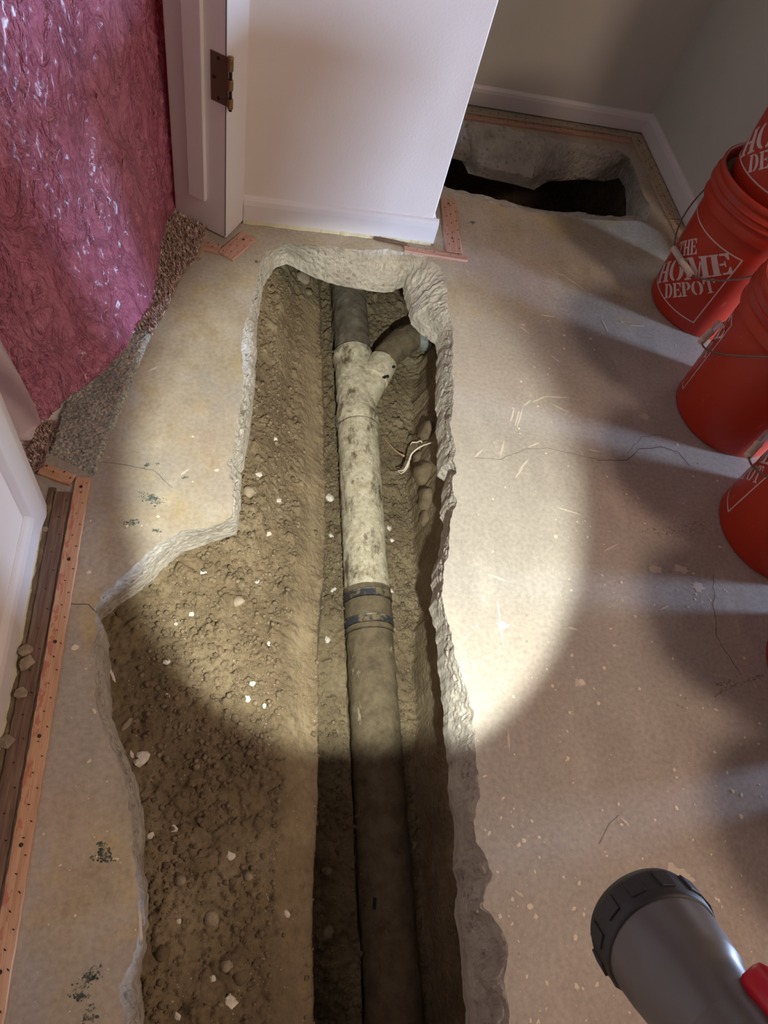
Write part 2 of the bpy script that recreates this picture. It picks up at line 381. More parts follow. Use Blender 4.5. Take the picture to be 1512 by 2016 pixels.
HOLE2 = [((877,376),(880,372)),((910,386),(913,380)),((946,396),(949,389)),((1011,411),(1014,404)),((1067,422),(1069,415)),((1136,430),(1137,423)),((1205,435),(1206,428)),((1274,434),(1245,428)),
 ((1282,409),(1243,395)),((1267,383),(1243,375)),((1255,350),(1240,350)),((1240,312),(1226,327)),((1218,294),(1190,334)),((1162,286),(1138,331)),((1101,276),(1076,335)),((1065,266),(1047,350)),((1032,262),(1007,340)),
 ((995,250),(972,333)),((968,244),(944,325)),((916,236),(928,300)),((890,230),(900,292))]
LIPZ = -0.075
def ring(pairs, zl=LIPZ):
    T = np.array([at(*p[0], 0.0) for p in pairs]); B = np.array([at(*p[1], zl) for p in pairs]); return T, B
T1, B1 = ring(HOLE)
# the trench runs on behind the camera
T1 = np.vstack([T1, [[T1[-1][0] + .01, -0.30]], [[T1[0][0] - .005, -0.30]]]); B1 = np.vstack([B1, [[B1[-1][0], -0.28]], [[B1[0][0], -0.28]]])
T2, B2 = ring(HOLE2)
T2 = np.vstack([T2, [[0.30, 2.10]], [[0.26, 1.85]], [[0.36, 1.72]]]); B2 = np.vstack([B2, [[0.33, 2.05]], [[0.30, 1.86]], [[0.38, 1.74]]])
def dens(T, B, step=0.0045, amp=0.0030, seed=3):
    """closed resample of both rings with one parameter, small ragged wobble"""
    To = []; Bo = []; n = len(T)
    for i in range(n):
        a, b, c, d = T[i], T[(i + 1) % n], B[i], B[(i + 1) % n]
        m = max(1, int(max(np.linalg.norm(b - a), np.linalg.norm(d - c)) / step))
        for k in range(m):
            f = k / m; To.append(a + (b - a) * f); Bo.append(c + (d - c) * f)
    To = np.array(To); Bo = np.array(Bo)
    s = np.arange(len(To)) * step
    for A, sd, am in ((To, seed, amp), (Bo, seed + 50, amp * 0.9)):
        A[:, 0] += am * fbm(s * 60, s * 0 + 3.1, sd, 4); A[:, 1] += am * fbm(s * 60, s * 0 + 8.7, sd + 9, 4)
    return To, Bo
T1d, B1d = dens(T1, B1, 0.0034, 0.0042); T2d, B2d = dens(T2, B2, 0.007, 0.003, 21)
def broken_face(T, B, name, parent, rows=14, seed=0, flat=1.5):
    n = len(T); V = np.zeros((rows + 2, n, 3)); s = np.arange(n) * 0.0040
    dirv = B - T; L = np.linalg.norm(dirv, axis=1, keepdims=True) + 1e-6
    tang = np.roll(B, -1, 0) - np.roll(B, 1, 0); nr = np.stack([tang[:, 1], -tang[:, 0]], 1); nr /= np.linalg.norm(nr, axis=1, keepdims=True) + 1e-9
    # normal pointing out of the hole (towards T)
    sg = np.sign((nr * (T - B)).sum(1, keepdims=True)); sg[sg == 0] = 1
    cen = B.mean(0); 
    for r in range(rows):
        t = r / (rows - 1)
        P = T + dirv * t; z = LIPZ * (t ** flat)
        w = math.sin(math.pi * min(1, t * 1.0)) if t < 0.999 else 0
        rough = fbm(s * 45 + 0 * t, np.full(n, t * 3.2), seed, 5) + 0.8 * fbm(s * 130, np.full(n, t * 8), seed + 5, 3)
        step = np.round(fbm(s * 22, np.full(n, t * 1.5), seed + 31, 2) * 3) / 3
        V[r, :, :2] = P + nr * (rough * 0.0040 * w)[:, None]
        V[r, :, 2] = z + w * (rough * 0.0075 + step * 0.0075) - w * 0.003
        V[r, :, 2] = np.minimum(V[r, :, 2], 0.0015)
    V[rows, :, :2] = B; V[rows, :, 2] = LIPZ - 0.035
    out = (np.linalg.norm(B - cen, axis=1, keepdims=True) + 1e-6)
    V[rows + 1, :, :2] = B + (B - cen) / out * 0.03; V[rows + 1, :, 2] = LIPZ - 0.045
    V[0, :, 2] = 0.0
    R = rows + 2; F = []
    idx = np.arange(R * n).reshape(R, n); nx = np.roll(idx, -1, 1)
    F = np.stack([idx[:-1], nx[:-1], nx[1:], idx[1:]], -1).reshape(-1, 4)
    return mk(name, V.reshape(-1, 3), F, MAT['broken'], parent, smooth=False)
def slab():
    out = np.array([(-2.6, -1.6), (3.6, -1.6), (3.6, 3.4), (-2.6, 3.4)])
    pts = [Vector(p) for p in out] + [Vector(p) for p in T1d] + [Vector(p) for p in T2d]
    n0, n1, n2 = 4, len(T1d), len(T2d)
    ed = [(i, (i + 1) % 4) for i in range(4)] + [(n0 + i, n0 + (i + 1) % n1) for i in range(n1)] + [(n0 + n1 + i, n0 + n1 + (i + 1) % n2) for i in range(n2)]
    vv, ee, ff, *_ = delaunay_2d_cdt(pts, ed, [], 1, 1e-6)
    V = np.array([tuple(v) for v in vv])
    def inside(P, poly):
        x, y = P[:, 0], P[:, 1]; c = np.zeros(len(P), bool); n = len(poly); j = n - 1
        for i in range(n):
            xi, yi = poly[i]; xj, yj = poly[j]
            m = ((yi > y) != (yj > y)) & (x < (xj - xi) * (y - yi) / (yj - yi + 1e-15) + xi); c ^= m; j = i
        return c
    cen = np.array([V[list(f)].mean(0) for f in ff])
    bad = inside(cen, T1d) | inside(cen, T2d)
    F = [tuple(f) for f, b in zip(ff, bad) if not b]
    o = mk('floor', np.c_[V, np.zeros(len(V))], F, MAT['concrete'])
    return o
floor = slab(); floor['kind'] = 'structure'
# make sure normals point up
bm = bmesh.new(); bm.from_mesh(floor.data)
for f in bm.faces:
    if f.normal.z < 0: f.normal_flip()
bm.to_mesh(floor.data); bm.free()
tag(broken_face(T1d, B1d, 'broken_edge', floor, seed=2), 'pale ragged concrete face around the long trench')
tag(broken_face(T2d, B2d, 'broken_edge', floor, rows=12, seed=60), 'grey ragged concrete face around the closet pit')

# ------------------------------------------------------------------ ground: the dug trench and the closet pit
ST = [ # y, then (x, z) x 7:  b left of slab edge, c shelf, c2, d bank edge, e bank foot, f right foot, g right wall top
 (-0.50, (-.20,-.115), (-.02,-.150), (.080,-.175), (.137,-.215), (.165,-.420), (.385,-.430), (.425,-.105)),
 (0.00, (-.20,-.115), (-.03,-.150), (.085,-.170), (.146,-.215), (.172,-.415), (.392,-.425), (.425,-.105)),
 (0.28, (-.20,-.112), (-.05,-.140), (.090,-.170), (.163,-.215), (.185,-.405), (.400,-.415), (.428,-.105)),
 (0.50, (-.22,-.110), (-.05,-.135), (.095,-.170), (.175,-.215), (.195,-.395), (.425,-.405), (.452,-.105)),
 (0.62, (-.10,-.108), (.00,-.130), (.100,-.180), (.188,-.235), (.205,-.390), (.440,-.400), (.478,-.105)),
 (0.75, (-.05,-.106), (.04,-.130), (.115,-.190), (.203,-.265), (.215,-.385), (.446,-.395), (.495,-.105)),
 (1.00, (-.02,-.106), (.07,-.150), (.130,-.220), (.215,-.290), (.226,-.380), (.455,-.390), (.515,-.105)),
 (1.25, (.00,-.106), (.085,-.160), (.140,-.240), (.219,-.300), (.232,-.375), (.490,-.385), (.585,-.105)),
 (1.45, (.01,-.106), (.095,-.170), (.150,-.245), (.221,-.300), (.236,-.370), (.540,-.380), (.640,-.105)),
 (1.62, (.03,-.106), (.105,-.180), (.160,-.250), (.222,-.300), (.238,-.365), (.545,-.370), (.650,-.105)),
 (2.40, (.03,-.106), (.105,-.180), (.160,-.250), (.222,-.300), (.238,-.365), (.545,-.370), (.650,-.105))]
SY = np.array([s[0] for s in ST]); SX = np.array([[p[0] for p in s[1:]] for s in ST]); SZ = np.array([[p[1] for p in s[1:]] for s in ST])
def base_h(x, y):
    x = np.asarray(x, float); y = np.asarray(y, float)
    wob = 0.006 * fbm(y * 9, y * 0 + 2.2, 71, 4) + 0.004 * fbm(y * 30, y * 0 + 5.2, 72, 3)
    z = np.full(x.shape, -0.1)
    bx = [np.interp(y, SY, SX[:, k]) for k in range(7)]; bz = [np.interp(y, SY, SZ[:, k]) for k in range(7)]
    bx[3] = bx[3] + wob * 0.7; bx[4] = bx[4] + wob * .7
    bx[5] = bx[5] + 0.012 * fbm(y * 14, y * 0 + 1.2, 75, 4); bx[6] = bx[6] + 0.006 * fbm(y * 20, y * 0 + 7.2, 76, 3)
    for k in range(6):
        t = np.clip((x - bx[k]) / np.maximum(bx[k + 1] - bx[k], 1e-5), 0, 1)
        if k in (3, 5): tt = t
        else: tt = t * t * (3 - 2 * t) * 0.6 + t * 0.4
        m = (x >= bx[k]) & (x < bx[k + 1]); z = np.where(m, bz[k] + (bz[k + 1] - bz[k]) * tt, z)
    z = np.where(x < bx[0], -0.105, z); z = np.where(x >= bx[6], -0.105, z)
    return z, bx[3], bx[4], bx[5]
def ground_h(x, y):
    x = np.asarray(x, float); y = np.asarray(y, float)
    z, xd, xe, xf = base_h(x, y)
    # end wall of the trench under the closet wall
    z = np.where(y > 1.90, np.maximum(z, np.minimum(-0.105, -0.37 + (y - 1.90) * 4)), z)
    # pit in the closet
    def sst(a, b, v):
        t = np.clip((v - a) / (b - a), 0, 1); return t * t * (3 - 2 * t)
    w = 0.02 * fbm(x * 6, y * 6, 81, 3)
    pit = sst(0.57, 0.60, x + w * .3) * (1 - sst(1.27, 1.33, x + w)) * sst(1.66, 1.72, y + w) * (1 - sst(2.22, 2.30, y + w))
    z = np.where(pit > 0, np.minimum(z, -0.105 - 0.95 * pit), z)
    # roughness: scraped bank and smooth wall strip, crumbly shelf and bottom
    strip = np.exp(-((x - (xd - 0.034)) / 0.030) ** 2)
    rough = 1 - 0.75 * strip
    bot = ((x > xe) & (x < xf)).astype(float)
    big = 0.012 * fbm(x * 7, y * 7, 5, 3)
    warp = 0.25 * fbm(x * 60, y * 60, 9, 2)
    f1, f2, idd = worley(x * 60 + warp, y * 60 + warp, 3)
    clod = np.where(idd > 0.72, np.clip(0.45 - f1, 0, 1) * 0.021, 0)
    g1, g2, jd = worley(x * 24 + warp, y * 24 - warp, 13)
    clod2 = np.where(jd > 0.70, np.clip(0.42 - g1, 0, 1) ** 0.8 * 0.026, 0)
    pebble = 0.0038 * fbm(x * 110, y * 110, 15, 3)
    crack = -0.010 * np.clip(0.07 - (g2 - g1), 0, 1) / 0.07 * (fbm(x * 5, y * 5, 19, 2) > 0.12)
    z = z + big * (0.35 + 0.65 * rough) + rough * (clod + clod2 + pebble + crack * 0.8) + (1 - rough) * 0.002 * fbm(x * 30, y * 8, 33, 3)
    side = ((x > xf) & (z < -0.12)).astype(float)
    z = z + side * 0.018 * fbm(x * 26, y * 26, 40, 4)
    gv = 0.268 - 0.002 * fbm(y * 12, y * 0, 61, 3) + np.interp(y, [-.5, .5, 1.4], [-.008, -.003, .003]); z = z - 0.05 * np.exp(-((x - gv) / (0.0042 + 0.002 * fbm(y * 20, y * 0 + 3, 62, 3))) ** 4) * (z < -.3)
    # keep the soil under the slab where the slab covers it
    return np.where((z > -0.104), -0.104, z)
gx = np.concatenate([np.arange(-0.36, 0.50, 0.0027), np.arange(0.50, 0.66, 0.006), np.arange(0.66, 1.42, 0.018)])
gy = np.concatenate([np.arange(-0.50, -0.16, 0.02), np.arange(-0.16, 1.10, 0.0028), np.arange(1.10, 1.62, 0.0036), np.arange(1.62, 1.99, 0.006), np.arange(1.99, 2.4, 0.018)])
GX, GY = np.meshgrid(gx, gy); GZ = ground_h(GX, GY)
idx = np.arange(GX.size).reshape(GX.shape)
GF = np.stack([idx[:-1, :-1], idx[:-1, 1:], idx[1:, 1:], idx[1:, :-1]], -1).reshape(-1, 4)
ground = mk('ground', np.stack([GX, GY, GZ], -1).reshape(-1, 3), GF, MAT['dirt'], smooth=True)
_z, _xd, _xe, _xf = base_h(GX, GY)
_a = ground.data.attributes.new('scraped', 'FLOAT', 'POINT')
_sc = np.exp(-((GX - (_xd - 0.030)) / 0.026) ** 2) * (GX < _xe - .003) * np.clip(1.2 + fbm(GX * 9, GY * 5, 55, 3), 0, 1) * np.clip((GY - .02) / .45, 0.12, 1) * (0.75 + .5 * fbm(GX * 30, GY * 14, 56, 3))  # scraped clay; shade of the near end put into the tone as a fade
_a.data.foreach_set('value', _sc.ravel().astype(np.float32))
tag(ground, kind='structure')
def ghit(px, py):
    d = ray(px, py); t = np.linspace(0.9, 3.2, 2400); P = np.array([0, 0, CH])[None] + t[:, None] * d[None]
    h = ground_h(P[:, 0], P[:, 1]); i = int(np.argmax(P[:, 2] < h)); return P[i]

def rock(r, seed, flat=0.6, sub=1, ang=0.35):
    rr = random.Random(seed); bm = bmesh.new(); bmesh.ops.create_icosphere(bm, subdivisions=sub, radius=r)
    for v in bm.verts:
        v.co *= 1 + rr.uniform(-ang, ang); v.co.z *= flat; v.co.x *= 1.15
    return bm
CHIPS = [ # px, py, size px, kind, label
 (278,1493,24,'chip','large pinkish-white concrete chip near the broken left slab edge'),
 (328,1303,14,'chip','white leaf-shaped chip at the edge of the torch light on the dirt shelf'),
 (468,1184,24,'grey_chip','rounded grey stone half sunk in the lit dirt shelf'),
 (473,1150,18,'clod','tan clod just above the rounded grey stone on the shelf'),
 (401,1126,12,'chip','white chip high on the lit shelf, nearest the diagonal slab edge'),(504,1144,13,'chip','white chip on the lit shelf right of the tan clod'),(377,1210,10,'chip','small white chip in the left half of the lit shelf'),(528,1051,14,'chip','white chip level with the slab corner, at the top of the shelf'),(529,1270,12,'chip','white chip on the lit shelf nearest the bank edge'),
 (497,1347,12,'chip','white chip in the lower lit shelf, upper of a close pair'),(486,1376,12,'chip','white chip in the lower lit shelf, lower of a close pair'),(520,1390,10,'chip','small white chip on the shelf just above the torch shadow line'),(347,1228,9,'chip','tiny white chip in the left lit shelf'),(330,1370,11,'chip','white chip in the dim left shelf below the leaf-shaped one'),
 (541,865,13,'chip','white chip on the smooth upper bank beside the pale slab edge'),
 (650,980,17,'chip','bright white chip on the trench floor beside the pale pipe length'),
 (653,1055,15,'chip','square white chip left of the pipe, below the bright triangular one'),
 (766,1040,13,'chip','white chip on the trench floor right of the pipe, nearest the small crack'),
 (771,1063,10,'chip','small white chip on the trench floor just below another, right of the pipe'),
 (656,1162,11,'chip','small white chip left of the pipe at the steel coupling'),
 (644,1260,13,'chip','white chip left of the pipe, below the steel coupling'),
 (771,1164,9,'chip','tiny pale chip right of the pipe at the steel coupling'),
 (547,986,16,'chip','white chip in the crumbly patch beside the slab corner'),
 (509,934,16,'chip','pale chip below the gap under the slab lip'),
 (490,969,22,'grey_chip','grey rounded stone tight against the left slab lip'),
 (239,1205,20,'clod','round brown clod in the corner of the widened left opening'),
 (249,1427,22,'grey_chip','long thin concrete sliver leaning by the left slab edge'),
 (416,1273,15,'clod','round tan clod in the middle of the lit shelf'),
 (463,1415,15,'clod','tan clod at the shadow line of the torch beam'),
 (294,1643,16,'chip','rectangular pale chip beside the slab edge in the dark part of the shelf'),
 (342,1632,12,'chip','upright pale chip right of the rectangular one on the dark shelf'),
 (455,1685,14,'chip','buff round pebble alone on the dark shelf'),
 (455,1972,20,'chip','flat white chip at the bottom edge of the picture on the shelf'),
 (418,1927,12,'chip','oval white chip up and left of the flat white one at the bottom'),
 (351,1815,12,'chip','long narrow white chip in the dark left part of the shelf'),
 (350,2000,11,'chip','small white pointed chip at the very bottom left of the dirt'),
 (447,1902,18,'grey_chip','grey stone wedged between dark clods near the bottom'),
 (474,1921,24,'clod','big dark clod next to the wedged grey stone'),
 (318,1876,24,'clod','big dark clod under the lower left slab edge'),
 (508,1624,24,'clod','big round clod half buried in the dark shelf'),
 (489,1726,14,'grey_chip','dull grey pebble right of the buff one on the dark shelf'),
 (355,1733,18,'grey_chip','broad grey stone flush with the dark shelf near the slab'),
 (416,1812,26,'grey_chip','pale dusty stone protruding from the dark shelf'),
 (564,1799,14,'chip','white crumbly chip near the bank edge in the dark'),
 (645,1715,14,'grey_chip','dim pale chip on the dark trench floor left of the pipe'),
 (645,1840,22,'grey_chip','dim long pale chip low on the dark trench floor left of the pipe'),
 (596,548,26,'grey_chip','pale pinkish lump at the far end of the dirt bank'),
 (606,575,18,'clod','tan clod below the pale lump at the far end of the bank')]
DW = {'chip': 'concrete_chip', 'grey_chip': 'stone', 'clod': 'dirt_clod'}
for i, (px, py, s, kd, lb) in enumerate(CHIPS):
    P = ghit(px, py); dist = np.linalg.norm(P - np.array([0, 0, CH])); r = s / FPX * dist * 0.5
    bm = rock(r, i + 5, 0.45 if kd == 'chip' else 0.7, 1 if kd == 'chip' else 2, 0.38 if kd == 'chip' else 0.17)
    o = bmo(DW[kd], bm, MAT[kd], smooth=(kd != 'chip'))
    o.location = (P[0], P[1], P[2] + r * 0.12); o.rotation_euler = (random.uniform(-.3, .3), random.uniform(-.3, .3), random.uniform(0, 6.3))
    if i == 26: o.scale = (0.45, 1.3, 0.6); o.rotation_euler = (0, 0, -0.6)
    if lb is None: tag(o, 'small white concrete chip scattered on the torch-lit dirt shelf left of the pipe', 'stone', 'small white chips on the lit dirt shelf')
    else: tag(o, lb, 'stone' if kd != 'clod' else 'clod')
# lumps of soil breaking out of the right trench wall
LUMPS = [((842,850), .040, 'upper tan lump of soil sticking out of the right trench wall'),((832,935), .036, 'tan soil lump behind the white root on the right trench wall'),
         ((838,985), .034, 'long tan soil lump below the white root on the right wall'),((822,905), .022, 'small round soil lump at the foot of the right wall'),((835,1020), .022, 'lowest soil lump on the right trench wall in the light')]
for i, ((px, py), r, lb) in enumerate(LUMPS):
    P = ghit(px, py); bm = rock(r, i + 300, 1.2, 3, 0.05)
    for v in bm.verts:
        q = v.co * (1 / r); v.co *= 1 + 0.22 * float(fbm(np.array([q.x * 1.6 + i]), np.array([q.y * 1.6 + q.z * 1.1]), 7, 4)[0]) * 1.6
        v.co.x *= 0.72
    o = bmo('dirt_clod', bm, MAT['clod'], smooth=True); o.location = (P[0] + r * .25, P[1], P[2] - r * 0.05); tag(o, lb, 'clod')
# loose crumbs, uncountable
def crumbs():
    ico = bmesh.new(); bmesh.ops.create_icosphere(ico, subdivisions=1, radius=1.0)
    iv = np.array([tuple(v.co) for v in ico.verts]); iff = np.array([[v.index for v in f.verts] for f in ico.faces]); ico.free()
    N = 42000; xs = rng.uniform(-.16, .45, N); ys = rng.uniform(-.16, 1.55, N)
    _, xd, xe, xf = base_h(xs, ys)
    dens_ = fbm(xs * 8, ys * 8, 44, 3)
    keep = (dens_ + rng.uniform(-.5, .5, N) > 0.02) & ~((xs > xd - .065) & (xs < xd + .004) & (rng.uniform(0, 1, N) < .93)) & ~((np.abs(xs - 0.322) < .05)) & (xs < xf - .005)
    xs = xs[keep]; ys = ys[keep]; n = len(xs)
    zs = ground_h(xs, ys); r = 0.0010 + 0.0052 * rng.uniform(0, 1, n) ** 5
    V = iv[None] * (1 + rng.uniform(-.25, .25, (n, len(iv), 1))) * r[:, None, None] * np.array([1, 1, .75]); th = rng.uniform(0, 6.28, n)
    c, s = np.cos(th)[:, None], np.sin(th)[:, None]; X = V[..., 0] * c - V[..., 1] * s; Y = V[..., 0] * s + V[..., 1] * c
    V = np.stack([X + xs[:, None], Y + ys[:, None], V[..., 2] + (zs + r * .25)[:, None]], -1)
    F = (iff[None] + (np.arange(n) * len(iv))[:, None, None]).reshape(-1, 3)
    o = mk('soil_crumbs', V.reshape(-1, 3), F, MAT['clod'], ground, smooth=True); o['kind'] = 'stuff'
crumbs()

# ------------------------------------------------------------------ drain pipe
PR = 0.056
def pz(y): return np.interp(y, [-.5, 0.2, 0.9, 1.3, 1.9], [-.435, -.425, -.40, -.375, -.36])
def pxx(y): return np.interp(y, [-.5, .5, 1.0, 1.9], [.316, .322, .325, .328])
pipe = empty('drain_pipe', (0, 0, 0)); tag(pipe, 'dirt-caked drain pipe with a side branch lying in the trench', 'pipe')
def length(name, y0, y1, r, mat, seed, amp=0.0018, n=72, ends=True):
    ys = np.arange(y0, y1 + 1e-6, 0.004); th = np.linspace(0, 2 * np.pi, n, endpoint=False)
    Y, TH = np.meshgrid(ys, th, indexing='ij'); rr = r(Y) if callable(r) else np.full(Y.shape, r)
    rr = rr + amp * fbm(Y * 40, np.cos(TH) * 3 + np.sin(TH) * 2.2 + 5, seed, 5)
    X = pxx(Y) + rr * np.cos(TH); Z = pz(Y) + rr * np.sin(TH)
    V = np.stack([X, Y, Z], -1); idx = np.arange(Y.size).reshape(Y.shape); nx = np.roll(idx, -1, 1)
    F = np.stack([idx[:-1], nx[:-1], nx[1:], idx[1:]], -1).reshape(-1, 4).tolist()
    if ends: F += [idx[0].tolist(), idx[-1].tolist()[::-1]]
    return mk(name, V.reshape(-1, 3), F, mat, pipe, smooth=True)
yC0, yC1 = 0.575, 0.690          # coupling
tag(length('pipe_length', -0.45, yC0 + .01, PR, MAT['pipe_dirty'], 3, .0022), 'tan dirt-covered near length of pipe')
tag(length('pipe_length', yC1 - .01, 1.185, PR, MAT['pipe_pale'], 9, .0022), 'pale scaly middle length of pipe')
def hub(Y): return PR - .001 + .006 * np.exp(-((Y - 1.195) / .03) ** 2) + .005 * np.exp(-((Y - 1.42) / .02) ** 2)
tag(length('wye_fitting', 1.17, 1.435, hub, MAT['pipe_pale'], 15, .003), 'wye fitting where the branch joins')
tag(length('pipe_length', 1.425, 1.95, PR - .003, MAT['pipe_dark'], 21, .003), 'dark earthy far length of pipe')
cpl = length('coupling', yC0, yC1, PR + .0022, MAT['pipe_dirty'], 27, .0012); tag(cpl, 'rubber and steel coupling')
for yy in (yC0 + .024, yC0 + .088):
    c_ = length('clamp_band', yy - .010, yy + .010, PR + .0042, MAT['clamp'], 31, .0006); c_.parent = cpl; c_['label'] = 'thin dark steel band clamp'
def btube(name, pts, rads, mat, seed, n=48, amp=.0018, per=6):
    P = spline(pts, per); m = len(P); R_ = np.interp(np.linspace(0, 1, m), np.linspace(0, 1, len(rads)), rads)
    V, F = tube(P, list(R_), n); V = np.array(V); c = np.repeat(np.array(P), n, 0); d = V - c; L = np.linalg.norm(d, axis=1, keepdims=True)
    nz = fbm(V[:, 0] * 45 + V[:, 2] * 30, V[:, 1] * 45 - V[:, 2] * 25, seed, 5); V = V + d / L * (amp * nz)[:, None]
    return mk(name, V, F, mat, pipe, smooth=True)
BR = .040
J = (pxx(1.22), 1.215, pz(1.22) + .004)
Q1 = at(737,742,-.345); Q2 = at(757,705,-.335); Q3 = at(795,672,-.325); Q4 = at(812,662,-.325); Q5 = at(842,664,-.325)
tag(btube('branch_pipe', [J, (Q1[0], Q1[1], -.36), (Q2[0], Q2[1], -.35)], [BR, BR, BR + .002], MAT['pipe_pale'], 41, per=10), 'pale side branch')
sl = btube('branch_sleeve', [(Q1[0], Q1[1], -.358), ((Q1[0] + Q2[0]) / 2, (Q1[1] + Q2[1]) / 2, -.353), (Q2[0], Q2[1], -.348)], [BR + .003, BR + .004, BR + .003], MAT['pipe_white'], 45, per=10, amp=.0008)
tag(sl, 'whitish grey sleeve with dark spots')
tag(btube('elbow', [(Q2[0] - .004, Q2[1] - .006, -.348), ((Q2[0] + Q3[0]) / 2 - .002, (Q2[1] + Q3[1]) / 2 + .004, -.335), (Q3[0], Q3[1], -.325), (Q4[0], Q4[1], -.322)], [BR, BR + .002, BR + .003, BR + .002], MAT['pipe_dirty'], 51, per=10, amp=.004), 'dirt-caked bend')
tag(btube('pipe_end', [(Q4[0] - .01, Q4[1], -.322), (Q4[0] + .012, Q4[1] + .001, -.322), (Q5[0] + .004, Q5[1], -.322), (Q5[0] + .012, Q5[1], -.322)], [BR + .003, BR + .0035, BR + .003, BR - .004], MAT['pipe_end'], 57, per=6, amp=.001), 'bare grey stub')
for dx, dy, s_ in ((775, 721, .0055), (757, 741, .006), (763, 740, .005), (768, 717, .004)):
    P = at(dx, dy, -.322); V, F = lathe([(0.0001, 0.0012), (s_, 0.001), (s_, -0.001)], 10); o = mk('dark_spot', V, F, MAT['torch_rubber'], sl); o.location = (P[0], P[1], -.3245)
# small dark slot in the near length
P = at(740,1778,-.425 + PR); bm = box(-.0035, .0035, -.010, .010, -.002, .0012, .0006); o = bmo('slot_mark', bm, MAT['dark_gap'], pipe); o.location = (P[0], P[1], pz(P[1]) + math.sqrt(max(PR ** 2 - (P[0] - pxx(P[1])) ** 2, 0)) + .0006); o.rotation_euler[2] = -.15

# roots
def root(name, pxs, zs, rad, mat, label):
    pts = [(*at(px, py, z), z) for (px, py), z in zip(pxs, zs)]
    P = spline(pts, 6); V, F = tube(P, list(np.interp(np.linspace(0, 1, len(P)), np.linspace(0, 1, len(rad)), rad)), 8); o = mk(name, V, F, mat, smooth=True)
    tag(o, label, 'root'); return o
root('root', [(783,927),(795,925),(805,908),(811,893),(827,880),(845,873),(864,868)], [-.340,-.325,-.30,-.285,-.27,-.25,-.24], [.0012,.0022,.0026,.0024,.0022,.0014,.001], MAT['root_white'], 'white curved root hanging out of the right trench wall')
root('root', [(783,928),(791,932),(801,922),(806,910)], [-.342,-.335,-.315,-.302], [.0008,.0016,.0018,.0016], MAT['root_white'], 'short white root fork hanging beneath the long curved one')
root('root', [(755,862),(772,880),(784,891),(796,898)], [-.385,-.370,-.36,-.35], [.0009,.0013,.002,.003], MAT['root_pink'], 'thin pinkish root lying across the trench floor right of the pipe')
root('root', [(808,876),(812,871),(820,871),(828,868),(831,872)], [-.30,-.285,-.28,-.27,-.27], [.0012,.0020,.0016,.0020,.0012], MAT['root_white'], 'short white root tip above the long curved one')

# ------------------------------------------------------------------ walls and trim
def struct(o): o['kind'] = 'structure'; return o
WA_Y = 1.499; BB_H = 0.069
def profile_bb(p0, p1, nrm, h=BB_H, th=0.012, name='baseboard', mat=None):
    """baseboard with a rounded top from p0 to p1; nrm points into the room"""
    p0 = np.array(p0); p1 = np.array(p1); nrm = np.array(nrm)
    prof = [(0, 0.004), (th, 0.004), (th, h * .72), (th * .8, h * .88), (th * .45, h * .96), (0.001, h), (-.002, h), (-.002, 0.004)]
    V = []; n = len(prof)
    for p in (p0, p1):
        for a, z in prof: q = p + nrm * a; V.append((q[0], q[1], z))
    F = [(i, (i + 1) % n, n + (i + 1) % n, n + i) for i in range(n)] + [tuple(range(n))[::-1], tuple(range(n, 2 * n))]
    bm = bmesh.new(); vs = [bm.verts.new(v) for v in V]
    for f in F: bm.faces.new([vs[i] for i in f])
    return struct(bmo(name, bm, mat or MAT['trim']))
def caulk(p0, p1, nrm, parent, a0=0.010, a1=0.016):
    p0 = np.array(p0); p1 = np.array(p1); nrm = np.array(nrm); L = np.linalg.norm(p1 - p0); n = max(4, int(L / .006)); V = []; s = np.linspace(0, 1, n)
    w = a1 + 0.0028 * fbm(s * L * 60, s * 0, 12, 3)
    for k in range(n):
        p = p0 + (p1 - p0) * s[k]
        for a, z in ((a0, 0.012), (w[k], 0.0006)): q = p + nrm * a; V.append((q[0], q[1], z))
    F = [(2 * k, 2 * k + 1, 2 * k + 3, 2 * k + 2) for k in range(n - 1)]
    return mk('caulk', V, F, MAT['caulk'], parent)
wallA = struct(bmo('wall_center', box(-.02, .466, WA_Y, 1.615, 0.0, 2.4, .003), MAT['wall']))
bbA = profile_bb((-.004, WA_Y), (.480, WA_Y), (0, -1), name='baseboard_center')
caulk((-.004, WA_Y), (.474, WA_Y), (0, -1), bbA)
bbA2 = profile_bb((.4665, WA_Y + .001), (.4665, 1.615), (1, 0), name='baseboard_center_end')
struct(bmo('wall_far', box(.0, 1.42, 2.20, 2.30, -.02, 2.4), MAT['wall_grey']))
bbF = profile_bb((.2, 2.20), (1.305, 2.20), (0, -1), name='baseboard_far', h=.062)
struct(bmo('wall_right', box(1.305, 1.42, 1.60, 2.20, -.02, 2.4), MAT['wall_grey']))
bbR = profile_bb((1.305, 1.60), (1.305, 2.20), (-1, 0), name='baseboard_right', h=.066)
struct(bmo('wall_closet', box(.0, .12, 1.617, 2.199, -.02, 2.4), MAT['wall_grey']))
struct(bmo('wall_right_outer', box(1.42, 3.6, 1.60, 1.72, -.02, 2.4), MAT['wall']))
struct(bmo('wall_left', box(-.46, -.335, -1.6, .60, 0, 2.4, .002), MAT['wall']))
bbL = profile_bb((-.335, -1.6), (-.335, .615), (1, 0), name='baseboard_left')
caulk((-.335, -1.6), (-.335, .615), (1, 0), bbL)
struct(bmo('wall_back', box(-.46, 3.6, -1.75, -1.6, 0, 2.4), MAT['wall_dim']))
struct(bmo('wall_bedroom', box(-2.6, -.2, 2.9, 3.0, 0, 2.4), MAT['wall']))
struct(bmo('wall_bedroom_left', box(-2.7, -2.6, -1.6, 3.0, 0, 2.4), MAT['wall']))
ceil = struct(bmo('ceiling', box(-2.7, 3.6, -1.75, 3.4, 2.4, 2.5), MAT['ceil']))
